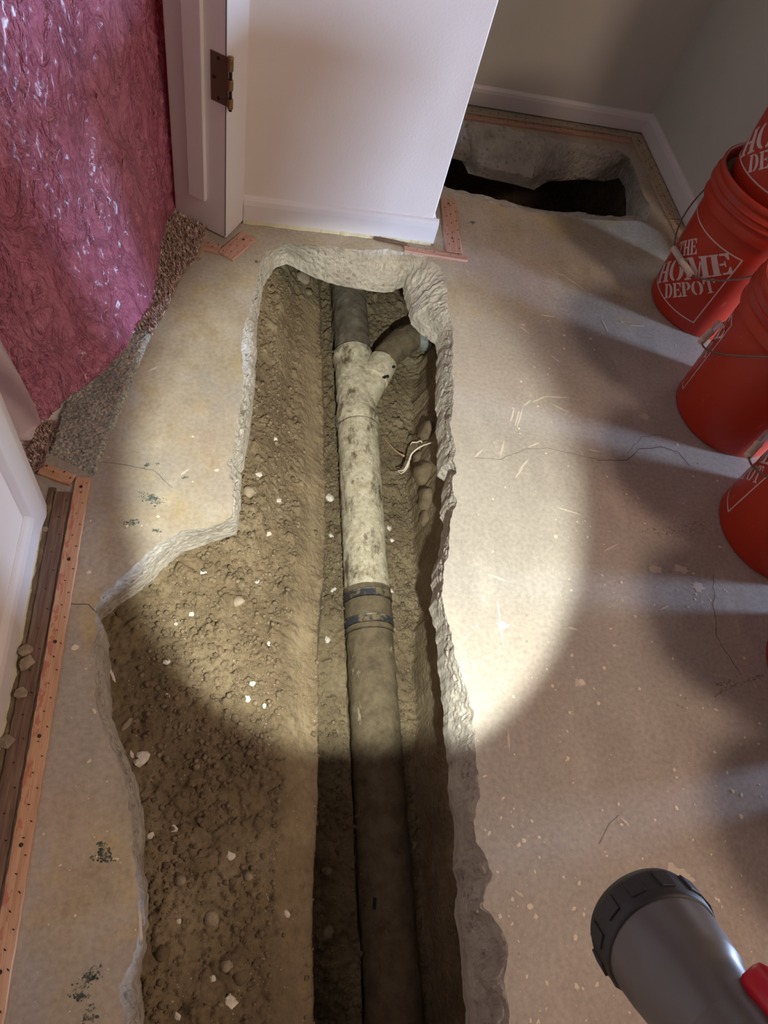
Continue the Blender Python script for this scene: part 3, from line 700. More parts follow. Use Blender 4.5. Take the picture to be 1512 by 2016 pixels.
struct(bmo('wall_daylight', box(3.05, 3.15, -1.6, 1.6, 0, 2.4), MAT['wall_dim']))
# door casing and jamb (angled doorway)
JA = np.array([-.162, 1.487]); JB = np.array([-.042, 1.417]); JC = np.array([-.004, 1.4895])
jamb = struct(bmo('door_frame_right', prism([tuple(JA), tuple(JB), tuple(JC), (.0, 1.60), (-.15, 1.60)], 0.004, 2.1, .0025), MAT['trim']))
jd = (JB - JA); jl_ = np.linalg.norm(jd); jd /= jl_; jn = np.array([jd[1], -jd[0]])       # outward normal of the jamb face
jn = jn if jn @ np.array([-.5, -.5]) > 0 else -jn
def jp(u, off): q = JA + jd * u + jn * off; return (q[0], q[1])
stop = bmo('door_stop', prism([jp(.046, -.002), jp(.046, .010), jp(.088, .010), jp(.088, -.002)], .083, 2.1, .0015), MAT['trim'], jamb)
crk = bmo('paint_seam', prism([jp(jl_ - .003, -.001), jp(jl_ - .003, .0006), jp(jl_ - .0018, .0006), jp(jl_ - .0018, -.001)], .01, 2.1), MAT['dark_gap'], jamb); crk['label'] = 'dark hairline seam along the casing corner'
hinge = empty('door_hinge', (JB[0], JB[1], .317)); tag(hinge, 'tarnished brass door hinge left on the white jamb', 'hinge')
def wl(o, par):            # child built in world space under a moved empty
    o.parent = par; o.matrix_parent_inverse = par.matrix_basis.inverted(); return o
leaf = bmo('leaf', prism([jp(jl_ - .036, -.001), jp(jl_ - .036, .0018), jp(jl_ + .003, .0018), jp(jl_ + .003, -.001)], .318, .411, .0005), MAT['hinge_leaf']); wl(leaf, hinge)
kc = np.array(jp(jl_ + .009, .002)); 
for z0, z1 in ((.317, .338), (.353, .374), (.389, .412)):
    V, F = lathe([(.0001, z0), (.0052, z0 + .0008), (.0058, z0 + .002), (.0058, z1 - .002), (.0052, z1 - .0008), (.0001, z1)], 20); k_ = mk('knuckle', V, F, MAT['hinge_brass'], smooth=True); k_.data.transform(Matrix.Translation((kc[0], kc[1], 0))); wl(k_, hinge)
V, F = lathe([(.0001, .312), (.0034, .313), (.0034, .415), (.0001, .4165)], 16); k_ = mk('hinge_pin', V, F, MAT['hinge_pin'], smooth=True); k_.data.transform(Matrix.Translation((kc[0], kc[1], 0))); wl(k_, hinge)
V, F = lathe([(.0001, .4165), (.0058, .4150), (.0062, .4125), (.0052, .4115)], 16); k_ = mk('pin_cap', V, F, MAT['hinge_brass'], smooth=True); k_.data.transform(Matrix.Translation((kc[0], kc[1], 0))); wl(k_, hinge)
for z, u in ((.402, jl_ - .018), (.365, jl_ - .028), (.327, jl_ - .018)):
    V, F = lathe([(.0001, .0012), (.003, .0008), (.0038, 0)], 12); s_ = mk('screw', V, F, MAT['hinge_pin']); q = jp(u, .0019)
    s_.data.transform(Matrix.Translation((q[0], q[1], z)) @ Vector((jn[0], jn[1], 0)).to_track_quat('Z', 'Y').to_matrix().to_4x4()); wl(s_, hinge)
# left casing
cl_ = struct(bmo('door_frame_left', prism([(-.336, .600), (-.3235, .606), (-.318, .640), (-.322, .664), (-.350, .690), (-.46, .70), (-.46, .600)], 0.004, 2.1, .003), MAT['trim']))

# ------------------------------------------------------------------ plastic sheets
def sheet():
    bot = spline([(-.10, 1.68), (-.145, 1.56), (-.183, 1.43), (-.190, 1.30), (-.194, 1.180), (-.224, 1.07), (-.268, .968), (-.322, .899), (-.338, .862), (-.366, .818), (-.43, .77), (-.55, .72)], 26)
    bot = np.array(bot); n = len(bot); s = np.linspace(0, 1, n)
    top = np.stack([np.interp(s, [0, 1], [-.04, -.74]), np.interp(s, [0, 1], [1.84, .98])], 1)
    rows = 210; tt = np.linspace(0, 1, rows) ** 1.25
    Z = 2.05 * tt
    S_, T_ = np.meshgrid(s, tt); e = (T_ ** 0.62)
    X = bot[None, :, 0] * (1 - e) + top[None, :, 0] * e; Y = bot[None, :, 1] * (1 - e) + top[None, :, 1] * e
    ZZ = np.repeat(Z[:, None], n, 1) + 0.012
    u = S_ * 1.1 + ZZ * 0.28; v = ZZ * 1.0 - S_ * .30
    big = fbm(u * 5, v * 2.2, 90, 3)
    wr = fbm(u * 26 + 1.5 * big + v * 5, v * 13 + 1.2 * big, 91, 3); ridge = 1 - np.abs(wr) * 2
    wr2 = fbm(u * 60 + v * 20, v * 34 + 2 * big, 95, 2); ridge2 = 1 - np.abs(wr2) * 2
    d = 0.020 * big + 0.0085 * ridge ** 4 + 0.0046 * ridge2 ** 4
    low = np.exp(-(ZZ / .10))
    d = d * (1 - .5 * low) + low * 0.006 * fbm(u * 30, v * 50, 97, 3)
    # push along a normal that faces the doorway
    X = X + d * 0.80; Y = Y - d * 0.50; ZZ = ZZ + d * 0.35
    ZZ = np.maximum(ZZ, 0.010)
    # gathered hem near the left corner
    hem = np.exp(-((S_ - .80) / .07) ** 2) * np.exp(-(ZZ / .07)); X = X + hem * 0.010 * fbm(u * 50, v * 70, 99, 3); ZZ = ZZ + hem * .008 * (1 + fbm(u * 60, v * 60, 98, 3))
    idx = np.arange(X.size).reshape(X.shape); F = np.stack([idx[:-1, :-1], idx[:-1, 1:], idx[1:, 1:], idx[1:, :-1]], -1).reshape(-1, 4)
    o = mk('plastic_sheet', np.stack([X, Y, ZZ], -1).reshape(-1, 3), F, MAT['pink'], smooth=True)
    m = o.modifiers.new('thickness', 'SOLIDIFY'); m.thickness = .0006
    tag(o, 'crinkled translucent pink plastic sheet hung across the angled doorway', 'plastic sheet'); return o
sheet()
def film():
    A = [((0,668), .42), ((34,735), .30), ((60,786), .20), ((83,836), .11)]
    pr_ = [np.array([*at(px, py, z), z]) for (px, py), z in A]; pl = [p + np.array([-.085, -.05, 0.0]) for p in pr_]
    pr_.append(np.array([*at(80,848,.095), .095])); pl.append(np.array([*at(46,868,.085), .085]) + np.array([-.03, -.015, 0]))
    R_ = spline(pr_, 10); L_ = spline(pl, 10); n = len(R_); V = []; m = 14
    for k in range(n):
        for j in range(m):
            f = j / (m - 1); p = R_[k] * (1 - f) + L_[k] * f; p = p + np.array([.006, -.008, 0]) * math.sin(f * 9 + k * .12); V.append(tuple(p))
    F = [(k * m + j, k * m + j + 1, (k + 1) * m + j + 1, (k + 1) * m + j) for k in range(n - 1) for j in range(m - 1)]
    o = mk('plastic_film', V, F, MAT['film'], smooth=True); mo = o.modifiers.new('thickness', 'SOLIDIFY'); mo.thickness = .0005
    tag(o, 'milky clear plastic flap hanging behind the left door casing', 'plastic sheet')
film()

# ------------------------------------------------------------------ carpet and pad
def carpet():
    poly = [at(*p) for p in ((346,425),(404,452),(400,478),(385,515),(362,540),(340,585),(322,622),(300,662),(150,640),(180,420))]
    poly2 = [at(*p) for p in ((30,850),(110,838),(104,868),(92,895),(83,925),(60,935))]
    def ins(x, y, pl):
        c = False; j = len(pl) - 1
        for i in range(len(pl)):
            xi, yi = pl[i]; xj, yj = pl[j]
            if (yi > y) != (yj > y) and x < (xj - xi) * (y - yi) / (yj - yi) + xi: c = not c
            j = i
        return c
    V = []; F = []
    for pl, N in ((poly, 15000), (poly2, 3000)):
        xs = [p[0] for p in pl]; ys = [p[1] for p in pl]; x0, x1, y0, y1 = min(xs), max(xs), min(ys), max(ys)
        cnt = 0
        while cnt < N:
            x = random.uniform(x0, x1); y = random.uniform(y0, y1)
            if not ins(x, y, pl) or x < -.36: 
                cnt += 1; continue
            cnt += 1; h = random.uniform(.008, .016); a = random.uniform(0, 6.28); l = random.uniform(.002, .007); w = random.uniform(.0009, .0016)
            b = len(V); ca, sa = math.cos(a), math.sin(a)
            for t, ww in ((0, 1), (.55, 1.2), (1, .7)):
                cx = x + ca * l * t * t * 1.6; cy = y + sa * l * t * t * 1.6; cz = .002 + h * t
                V += [(cx - sa * w * ww, cy + ca * w * ww, cz), (cx + sa * w * ww, cy - ca * w * ww, cz), (cx + ca * w * ww, cy + sa * w * ww, cz + .0006)]
            for k in (0, 3):
                for q in range(3): F.append((b + k + q, b + k + (q + 1) % 3, b + k + 3 + (q + 1) % 3, b + k + 3 + q))
            F.append((b + 6, b + 7, b + 8))
        n = len(pl); b = len(V); V += [(x, y, .003) for x, y in pl]; F.append(tuple(range(b, b + n)))
    o = mk('carpet', V, F, MAT['carpet']); tag(o, 'taupe shag carpet pile cut back beside the door jamb', 'carpet', kind='stuff')
carpet()
def pad():
    A = np.array(at(322,600)); B = np.array(at(186,938)); Cc = np.array(at(98,893)); D = np.array(at(262,580)) + np.array([-.08, .02])
    n, m = 130, 60; V = []
    for i in range(n):
        for j in range(m):
            f, g = i / (n - 1), j / (m - 1); e0 = A + (B - A) * f; e1 = D + (Cc - D) * f; p = e0 + (e1 - e0) * g
            edge = min(1, min(f, 1 - f) * 14, g * 14, (1 - g) * 14)
            V.append((p[0], p[1], edge ** .5))
    V = np.array(V); V[:, 0] += .0025 * fbm(V[:, 1] * 60, V[:, 0] * 60, 4, 3) ; w1, w2, wi = worley(V[:, 0] * 260, V[:, 1] * 260, 6)
    V[:, 2] = V[:, 2] * (.0070 + .0022 * wi + .001 * (1 - w1)); V[:, 2] = np.maximum(V[:, 2], .0004)
    idx = np.arange(n * m).reshape(n, m); F = np.stack([idx[:-1, :-1], idx[:-1, 1:], idx[1:, 1:], idx[1:, :-1]], -1).reshape(-1, 4)
    o = mk('carpet_pad', V, F, MAT['pad'], smooth=True); tag(o, 'speckled grey-green foam carpet pad lying at the doorway threshold', 'carpet pad')
pad()

# ------------------------------------------------------------------ tack strips
pin_me = None
def pin_mesh(r=.0008, h=.006):
    V, F = tube([(0, 0, 0), (0, 0, h * .6), (0.0006, 0, h)], [r, r, r * .3], 6); me = bpy.data.meshes.new('pin'); me.from_pydata(V, [], F); me.materials.append(MAT['pin_steel']); return me
PINM = pin_mesh()
V, F = lathe([(.0001, .0012), (.0028, .0009), (.0032, 0)], 12); NAILM = bpy.data.meshes.new('nail'); NAILM.from_pydata(V, [], F); NAILM.materials.append(MAT['nail'])
def strip(c0, c1, width, label, mat, rows=2, gap=.019, th=.006, ends=None, z=0.0, nails=True, group=None, name='tack_strip'):
    """c0, c1: centre line ends (world), length runs along local y"""
    c0 = np.array(c0); c1 = np.array(c1); L = np.linalg.norm(c1 - c0); d = (c1 - c0) / L; ang = math.atan2(-d[0], d[1])
    t = empty(name, (c0[0], c0[1], z), ang); tag(t, label, 'tack strip', group)
    n = max(3, int(L / .012)); V = []; hw = width / 2; rr = random.Random(int(L * 1e4))
    sec = [(-hw, 0), (-hw, th * .8), (-hw * .93, th), (-.0008, th), (-.0003, th - .0006), (.0008, th), (hw * .93, th), (hw, th * .8), (hw, 0)]
    for k in range(n + 1):
        y = L * k / n; e = (rr.uniform(-.0007, .0007)); 
        for x, zz in sec: V.append((x + e * (abs(x) > hw * .8), y + (rr.uniform(-.001, .001) if k in (0, n) else 0), zz + .0005))
    m = len(sec); F = [(k * m + i, k * m + i + 1, (k + 1) * m + i + 1, (k + 1) * m + i) for k in range(n) for i in range(m - 1)] + [tuple(range(m)), tuple(range(n * m, (n + 1) * m))[::-1]]
    b = mk('wood_strip', V, F, mat, t)
    y = gap * .5; k = 0; cnt = 0
    while y < L - .004:
        x = hw * (-.52 if k % 2 == 0 else .12) if rows == 2 else hw * (-.62, 0.02, .62)[k % 3]
        p = bpy.data.objects.new('pin', PINM); COL.objects.link(p); p.parent = t; p.location = (x + rr.uniform(-.001, .001), y, th - .0005)
        p.rotation_euler = (rr.uniform(-.2, .2), rr.uniform(.5, .9), rr.uniform(-.3, .3) + 2.6); y += gap if rows == 2 else gap * .42; k += 1
    if nails:
        y = .02
        while y < L - .005:
            p = bpy.data.objects.new('nail', NAILM); COL.objects.link(p); p.parent = t; p.location = (hw * .05, y, th); y += .145
    return t
strip((-.2705, .722), (-.2705, -.45), .0250, 'long tan tack strip with red print running along the left floor edge', MAT['wood_tan'], z=.0, gap=.0215)
strip((-.2995, .690), (-.2995, -.45), .0250, 'old brown tack strip between the long tan strip and the left baseboard', MAT['wood_old'], gap=.034, nails=False)
def q2(a, b, c, d):    # centre line and width from four pixel corners a-b one short end, c-d the other
    a, b, c, d = [np.array(at(*p)) for p in (a, b, c, d)]; return (a + b) / 2, (c + d) / 2, (np.linalg.norm(a - b) + np.linalg.norm(c - d)) / 2
A_, B_, w_ = q2((87,914),(75,936),(149,937),(139,958)); strip(A_, B_, .024, 'short tan tack strip crossing the head of the left floor edge', MAT['wood_tan'], gap=.016, nails=False)
A_, B_, w_ = q2((467,465),(511,471),(432,501),(455,514)); strip(A_, B_, w_, 'short wide slanted piece of pink tack strip by the door jamb foot', MAT['wood_pink'], rows=3, gap=.022)
A_, B_, w_ = q2((405,479),(399,495),(436,486),(431,501)); strip(A_, B_, w_, 'stub of tack strip between the door jamb and the slanted piece', MAT['wood_pink'], gap=.012, nails=False)
A_, B_, w_ = q2((398,453),(407,459),(384,511),(396,511)); strip(A_, B_, max(w_, .010), 'narrow bare wood sliver at the edge of the carpet', MAT['wood_grey'], gap=9, nails=False, name='wood_sliver')
A_, B_, w_ = q2((866,395),(897,397),(868,497),(917,503)); strip(A_, B_, .044, 'wide pink tack strip running past the end of the stub wall', MAT['wood_pink'], rows=3, gap=.030)
A_, B_, w_ = q2((795,486),(795,499),(918,505),(920,518)); strip(A_, B_, .020, 'narrow pink tack strip in front of the stub wall corner', MAT['wood_pink'], gap=.022, nails=False)
A_, B_, w_ = q2((735,467),(736,472),(800,482),(802,488)); strip(A_, B_, .009, 'splintered brown remnant of strip below the stub wall baseboard', MAT['wood_old'], gap=.03, nails=False)
A_, B_, w_ = q2((890,214),(888,222),(1262,268),(1258,276)); strip((A_[0]-.1, A_[1]), B_, .022, 'dull tack strip tight against the far closet baseboard', MAT['wood_grey'], gap=.03, nails=False)
A_, B_, w_ = q2((890,224),(886,234),(1240,274),(1236,284)); strip((A_[0]-.1, A_[1]), B_, .020, 'reddish tack strip along the far rim of the closet pit', MAT['wood_pink'], gap=.03, nails=False)
strip((1.266, 2.150), (1.266, 1.735), .046, 'wide worn tack strip along the right closet baseboard', MAT['wood_grey'], rows=3, gap=.035)
strip((1.268, 1.728), (1.268, 1.50), .040, 'tack strip continuing from the closet toward the stacked buckets', MAT['wood_grey'], rows=3, gap=.035)
# bits of debris in the gap by the left wall
for i, (px, py, r, lb) in enumerate(((54,1281,.011,'upper grey mortar flake in the gap by the left baseboard'),(51,1308,.012,'second mortar flake just below the upper one by the baseboard'),(42,1365,.009,'mortar flake lying halfway down the gap by the old strip'),(15,1463,.012,'lowest mortar flake at the left picture edge'),(90,1042,.006,'small crumb of plaster beside the door casing foot'))):
    x, y = at(px, py, .004); o = bmo('mortar_flake', rock(r, 700 + i, .4, 1, .3), MAT['grey_chip']); o.location = (x, y, .0045 + (.004 if x > -.315 else 0)); o.rotation_euler = (.1, .2, i * 1.3); tag(o, lb, 'debris')
# soil and dust in the gap
def gapdirt():
    n = 420; V = []; ys = np.linspace(-.45, .70, n); w = .0030 * fbm(ys * 50, ys * 0, 3, 3)
    for k in range(n): V += [(-.3235, ys[k], .003), (-.318, ys[k], .0035 + w[k]), (-.3125 + w[k], ys[k], .0022)]
    F = [(3 * k + j, 3 * k + j + 1, 3 * k + 4 + j, 3 * k + 3 + j) for k in range(n - 1) for j in range(2)]
    o = mk('gap_dirt', V, F, MAT['clod'], floor); o['kind'] = 'stuff'
gapdirt()

# ------------------------------------------------------------------ marks on the slab
def blob(cx, cy, r, seed, z=.0006, asp=1.0, ang=0.0, n=18, irr=.35):
    rr = random.Random(seed); V = [(cx, cy, z)]
    for k in range(n):
        t = 2 * math.pi * k / n; q = r * (1 + rr.uniform(-irr, irr)); a, b = q * math.cos(t), q * math.sin(t) * asp
        V.append((cx + a * math.cos(ang) - b * math.sin(ang), cy + a * math.sin(ang) + b * math.cos(ang), z * .6))
    return V, [(0, k + 1, (k + 1) % n + 1) for k in range(n)]
def joinV(parts):
    V = []; F = []
    for v, f in parts: b = len(V); V += v; F += [tuple(i + b for i in q) for q in f]
    return V, F
def in_hole(x, y):
    c = False; P = T1; j = len(P) - 1
    for i in range(len(P)):
        xi, yi = P[i]; xj, yj = P[j]
        if (yi > y) != (yj > y) and x < (xj - xi) * (y - yi) / (yj - yi) + xi: c = not c
        j = i
    return c
def marks():
    rr = random.Random(3); parts = []; sm = []
    for k in range(800):
        px = rr.uniform(905, 1500); py = rr.uniform(520, 2016)
        if rr.random() < .18: px = rr.uniform(60, 440); py = rr.uniform(700, 2016)
        x, y = at(px, py)
        if in_hole(x, y) or x < -.25: continue
        r = .0007 + .0034 * rr.random() ** 3.5; parts.append(blob(x, y, r, k, asp=rr.uniform(.5, 1), ang=rr.uniform(0, 3)))
    for px, py, r in ((85,1128,.007),(32,1491,.006),(340+0,0,0),(1145,1343,.006),(1043,1790-5,.005),(175,1127,.004),(148,1275,.006),(1178,1385,.004)):
        if r: x, y = at(px, py, 0); parts.append(blob(x, y, r, px, z=.0012, asp=.8, irr=.15))
    o = mk('paint_drips', *joinV(parts), MAT['paint_drip'], floor); o['kind'] = 'stuff'; o['label'] = 'cream paint drips spattered over the slab'
    # pale smears and scratches
    L = [((1005,830),(1012,805)),((1014,838),(1022,808)),((1018,840),(1028,806)),((1030,800),(1044,788)),((1048,792),(1075,780)),((1075,781),(1120,783)),((1022,925),(1040,905)),((1015,940),(1028,922)),((985,900),(992,870)),((935,900),(950,885)),
         ((980,1185),(985,1230)),((985,1230),(990,1268)),((1190,1085),(1215,1072)),((1105,540),(1150,570)),((1095,538),(1108,542)),((1240,640),(1270,642)),((1185,630),(1195,650)),((1065,620),(1090,624)),((1020,640),(1040,655)),((1085,795),(1120,812)),((1160,885),(1180,890)),
         ((1222,1610),(1238,1625)),((1300,1200),(1315,1192)),((1015,1755),(1030,1765)),((960,1130),(1000,1145)),((1120,1235),(1135,1240)),((355,935),(370,925)),((295,730),(310,722)),((275,1790),(278,1850)),((258,1480),(262,1492)),((218,1320),(226,1340)),
         ((1040,880),(1060,872)),((1085,700),(1100,712)),((1100,1000),(1140,1012)),((930,1300),(936,1320)),((1000,1440),(1003,1475))]
    for i, (a, b) in enumerate(L):
        a = np.array(at(*a)); b = np.array(at(*b)); c = (a + b) / 2; d = b - a; ln = np.linalg.norm(d) / 2 + .001
        sm.append(blob(c[0], c[1], ln, i + 900, z=.0005, asp=min(.5, .0022 / ln), ang=math.atan2(d[1], d[0]), n=26, irr=.3))
    for px, py, r in ((1290,1120,.012),(1340,1345-225,.014),(1030,640,.006),(1270,820,.012),(1325,1720,.018),(1350,1730,.014),(1375,1155,.014),(990,1230,.012),(1140,1345,.010),(905,1785,.012)):
        x, y = at(px, py); 
        if not in_hole(x, y): sm.append(blob(x, y, r, int(px), z=.0004, asp=.7))
    o = mk('plaster_smears', *joinV(sm), MAT['paint_smear'], floor); o['kind'] = 'stuff'; o['label'] = 'pale plaster smears and scrapes on the slab'
    # cracks: narrow dark ribbons
    def crack(pts, w=.0009):
        P = np.array([at(*p) for p in pts]); out = []
        for i in range(len(P) - 1):
            n = max(2, int(np.linalg.norm(P[i + 1] - P[i]) / .006))
            for k in range(n): out.append(P[i] + (P[i + 1] - P[i]) * k / n)
        out.append(P[-1]); out = np.array(out); s = np.arange(len(out)) * .006
        out[:, 0] += .003 * fbm(s * 40, s * 0, 5, 3); out[:, 1] += .003 * fbm(s * 40, s * 0 + 4, 6, 3)
        ww = w * (0.6 + .6 * np.abs(fbm(s * 30, s * 0 + 9, 8, 2)))
        V = []; 
        for k in range(len(out)):
            d = out[min(k + 1, len(out) - 1)] - out[max(k - 1, 0)]; d /= np.linalg.norm(d) + 1e-9; nn = np.array([-d[1], d[0]])
            for q in (-ww[k], ww[k]): p = out[k] + nn * q; V.append((p[0], p[1], .0004))
        return V, [(2 * k, 2 * k + 1, 2 * k + 3, 2 * k + 2) for k in range(len(out) - 1)]
    cr = [([(935,900),(985,905),(1030,885),(1075,882),(1120,892),(1175,905)], .0005),([(1175,905),(1235,907),(1255,885),(1300,880),(1335,890),(1358,918)], .0011),([(1235,892),(1262,862),(1290,855),(1330,862)], .0006),
          ([(1405,1130),(1405,1190),(1410,1250),(1425,1280),(1460,1330)], .0009),([(140,1187),(175,1189),(188,1203)], .0010),([(1180,1660),(1195,1630),(1215,1605)], .0005),
          ([(180,905),(300,925),(340,960)], .0006)]
    o = mk('cracks', *joinV([crack(p, w) for p, w in cr]), MAT['crack'], floor); o['kind'] = 'stuff'; o['label'] = 'thin dark cracks in the slab'
    sc = []
    for (x0, y0, x1, y1, m) in ((1265,1045,1395,1030,60),(1290,1052,1390,1042,50),(1400,1370,1500,1330,70),(1410,1350,1440,1340,30)):
        for k in range(m):
            f = rr.random(); x, y = at(x0 + (x1 - x0) * f + rr.uniform(-5, 5), y0 + (y1 - y0) * f + rr.uniform(-4, 4)); sc.append(blob(x, y, .0016 * rr.uniform(.4, 1.3), k, z=.0004, asp=.5, ang=rr.uniform(0, 1), n=7))
    o = mk('scuff_marks', *joinV(sc), MAT['scuff'], floor); o['kind'] = 'stuff'
    # dark carpet pad residue stuck to the slab
    for (px, py, rx, m) in ((298,982,.016,240),(258,1030,.010,90),(205,1660+12,.010,90),(203,1688,.010,80),(176,1925,.013,130),(160,1960,.010,80),(175,2005,.012,90),(310,1045,.006,30),(288,917,.006,40),(312,915,.005,40),(365,940,.004,30),(505,520-5,.008,30),(930,438,.010,60)):
        cx, cy = at(px, py); pr2 = []
        for k in range(m):
            a = rr.uniform(0, 6.28); q = rx * rr.random() ** .8 * (1 + .5 * math.sin(a * 2 + px) + .25 * math.sin(a * 5 + py)); x, y = cx + q * math.cos(a) * 1.1, cy + q * math.sin(a) * .8; s_ = rr.uniform(.0005, .0026) * rr.random() ** .4; z0 = rr.uniform(.0008, .0022)
            b = [(x + s_ * math.cos(t + k), y + s_ * math.sin(t + k), .0001) for t in (0, 1.57, 3.14, 4.71)] + [(x, y, z0)]
            pr2.append((b, [(0, 1, 4), (1, 2, 4), (2, 3, 4), (3, 0, 4)]))
        o = mk('pad_residue', *joinV(pr2), MAT['residue'], floor); o['kind'] = 'stuff'
marks()

# ------------------------------------------------------------------ buckets
BH = .368
def br(z): return .131 + .018 * z / BH
def glyphs():
    """stencil slab-serif capitals as quads in a box of height 1"""
    def q(x0, y0, x1, y1): return [(x0, y0), (x1, y0), (x1, y1), (x0, y1)]
    def arc(cx, cy, rx0, ry0, rx1, ry1, a0, a1, n=7):
        out = []
        for k in range(n):
            t0 = math.radians(a0 + (a1 - a0) * k / n); t1 = math.radians(a0 + (a1 - a0) * (k + 1) / n)
            out.append([(cx + rx0 * math.cos(t0), cy + ry0 * math.sin(t0)), (cx + rx1 * math.cos(t0), cy + ry1 * math.sin(t0)), (cx + rx1 * math.cos(t1), cy + ry1 * math.sin(t1)), (cx + rx0 * math.cos(t1), cy + ry0 * math.sin(t1))])
        return out
    G = {}
    G['T'] = (.78, [q(.30, 0, .48, .92), q(.20, 0, .58, .07), q(.30, .90, .48, 1), q(.02, .90, .26, 1), q(.52, .90, .76, 1), [(.02, .68), (.08, .68), (.16, .90), (.02, .90)], [(.70, .68), (.76, .68), (.76, .90), (.62, .90)]])
    G['H'] = (.86, [q(.08, 0, .30, 1), q(0, 0, .36, .08), q(0, .92, .36, 1), q(.54, 0, .76, 1), q(.48, 0, .84, .08), q(.48, .92, .84, 1), q(.34, .45, .54, .56)])
    G['E'] = (.74, [q(.08, 0, .30, 1), q(0, 0, .34, .08), q(0, .92, .34, 1), q(.38, .90, .70, 1), [(.56, .90), (.64, .68), (.70, .68), (.70, .90)], q(.38, 0, .70, .10), [(.54, .10), (.70, .10), (.70, .34), (.65, .34)], q(.34, .46, .50, .55), [(.50, .42), (.55, .34), (.55, .68), (.50, .60)]])
    G['D'] = (.80, [q(.08, 0, .30, 1), q(0, 0, .34, .08), q(0, .92, .34, 1)] + arc(.38, .5, .16, .41, .38, .5, -90, 90, 9))
    G['P'] = (.74, [q(.08, 0, .30, 1), q(0, 0, .38, .08), q(0, .92, .34, 1)] + arc(.38, .71, .12, .21, .33, .29, -90, 90, 8))
    G['O'] = (.84, arc(.38, .5, .16, .42, .38, .5, 97, 263, 10) + arc(.44, .5, .16, .42, .38, .5, -83, 83, 10))
    G['M'] = (1.08, [q(.10, 0, .18, 1), q(0, 0, .28, .08), [(.0, .92), (.22, .92), (.22, 1), (0, 1)], [(.22, 1), (.22, .86), (.48, 0), (.56, .22)], [(.22, 1), (.56, .22), (.60, .36), (.42, 1)], [(.56, 0), (.62, 0), (.76, .72), (.70, .80)], q(.76, 0, .98, 1), q(.68, 0, 1.06, .08), q(.90, .92, 1.06, 1), q(.68, .92, .80, 1)])
    return G
GL = glyphs()
def word(text, u0, v0, width, height):
    tot = sum(GL[c][0] for c in text); sx = width / tot; out = []; u = u0
    for c in text:
        for q in GL[c][1]: out.append([(u + x * sx, v0 + y * height) for x, y in q])
        u += GL[c][0] * sx
    return out
LS = .205; LZ = .140
def logo_mesh():
    quads = word('THE', -.038, .031, .076, .036) + word('HOME', -.120, -.027, .240, .052) + word('DEPOT', -.074, -.068, .148, .036)
    c = math.cos(math.pi / 4); s = math.sin(math.pi / 4)
    Q = [[(u * c - v * s, u * s + v * c) for u, v in q] for q in quads]
    h = LS / 2; w = .0034
    for a in range(4):
        n = 12
        for k in range(n):
            x0 = -h + LS * k / n; x1 = -h + LS * (k + 1) / n; q = [(x0, -h), (x1, -h), (x1, -h + w), (x0, -h + w)]
            r = a * math.pi / 2; Q.append([(x * math.cos(r) - y * math.sin(r), x * math.sin(r) + y * math.cos(r)) for x, y in q])
    V = []; F = []
    for q in Q:
        q = [np.array(p) for p in q]; m = 3; b = len(V)
        for i in range(m + 1):
            for j in range(m + 1):
                f, g = i / m, j / m; p = (q[0] * (1 - f) + q[1] * f) * (1 - g) + (q[3] * (1 - f) + q[2] * f) * g
                z = LZ + p[1]; r = br(z) + .0006; az = p[0] / .138; V.append((r * math.cos(az), r * math.sin(az), z))
        for i in range(m):
            for j in range(m): F.append((b + i * (m + 1) + j, b + (i + 1) * (m + 1) + j, b + (i + 1) * (m + 1) + j + 1, b + i * (m + 1) + j + 1))
    return V, F
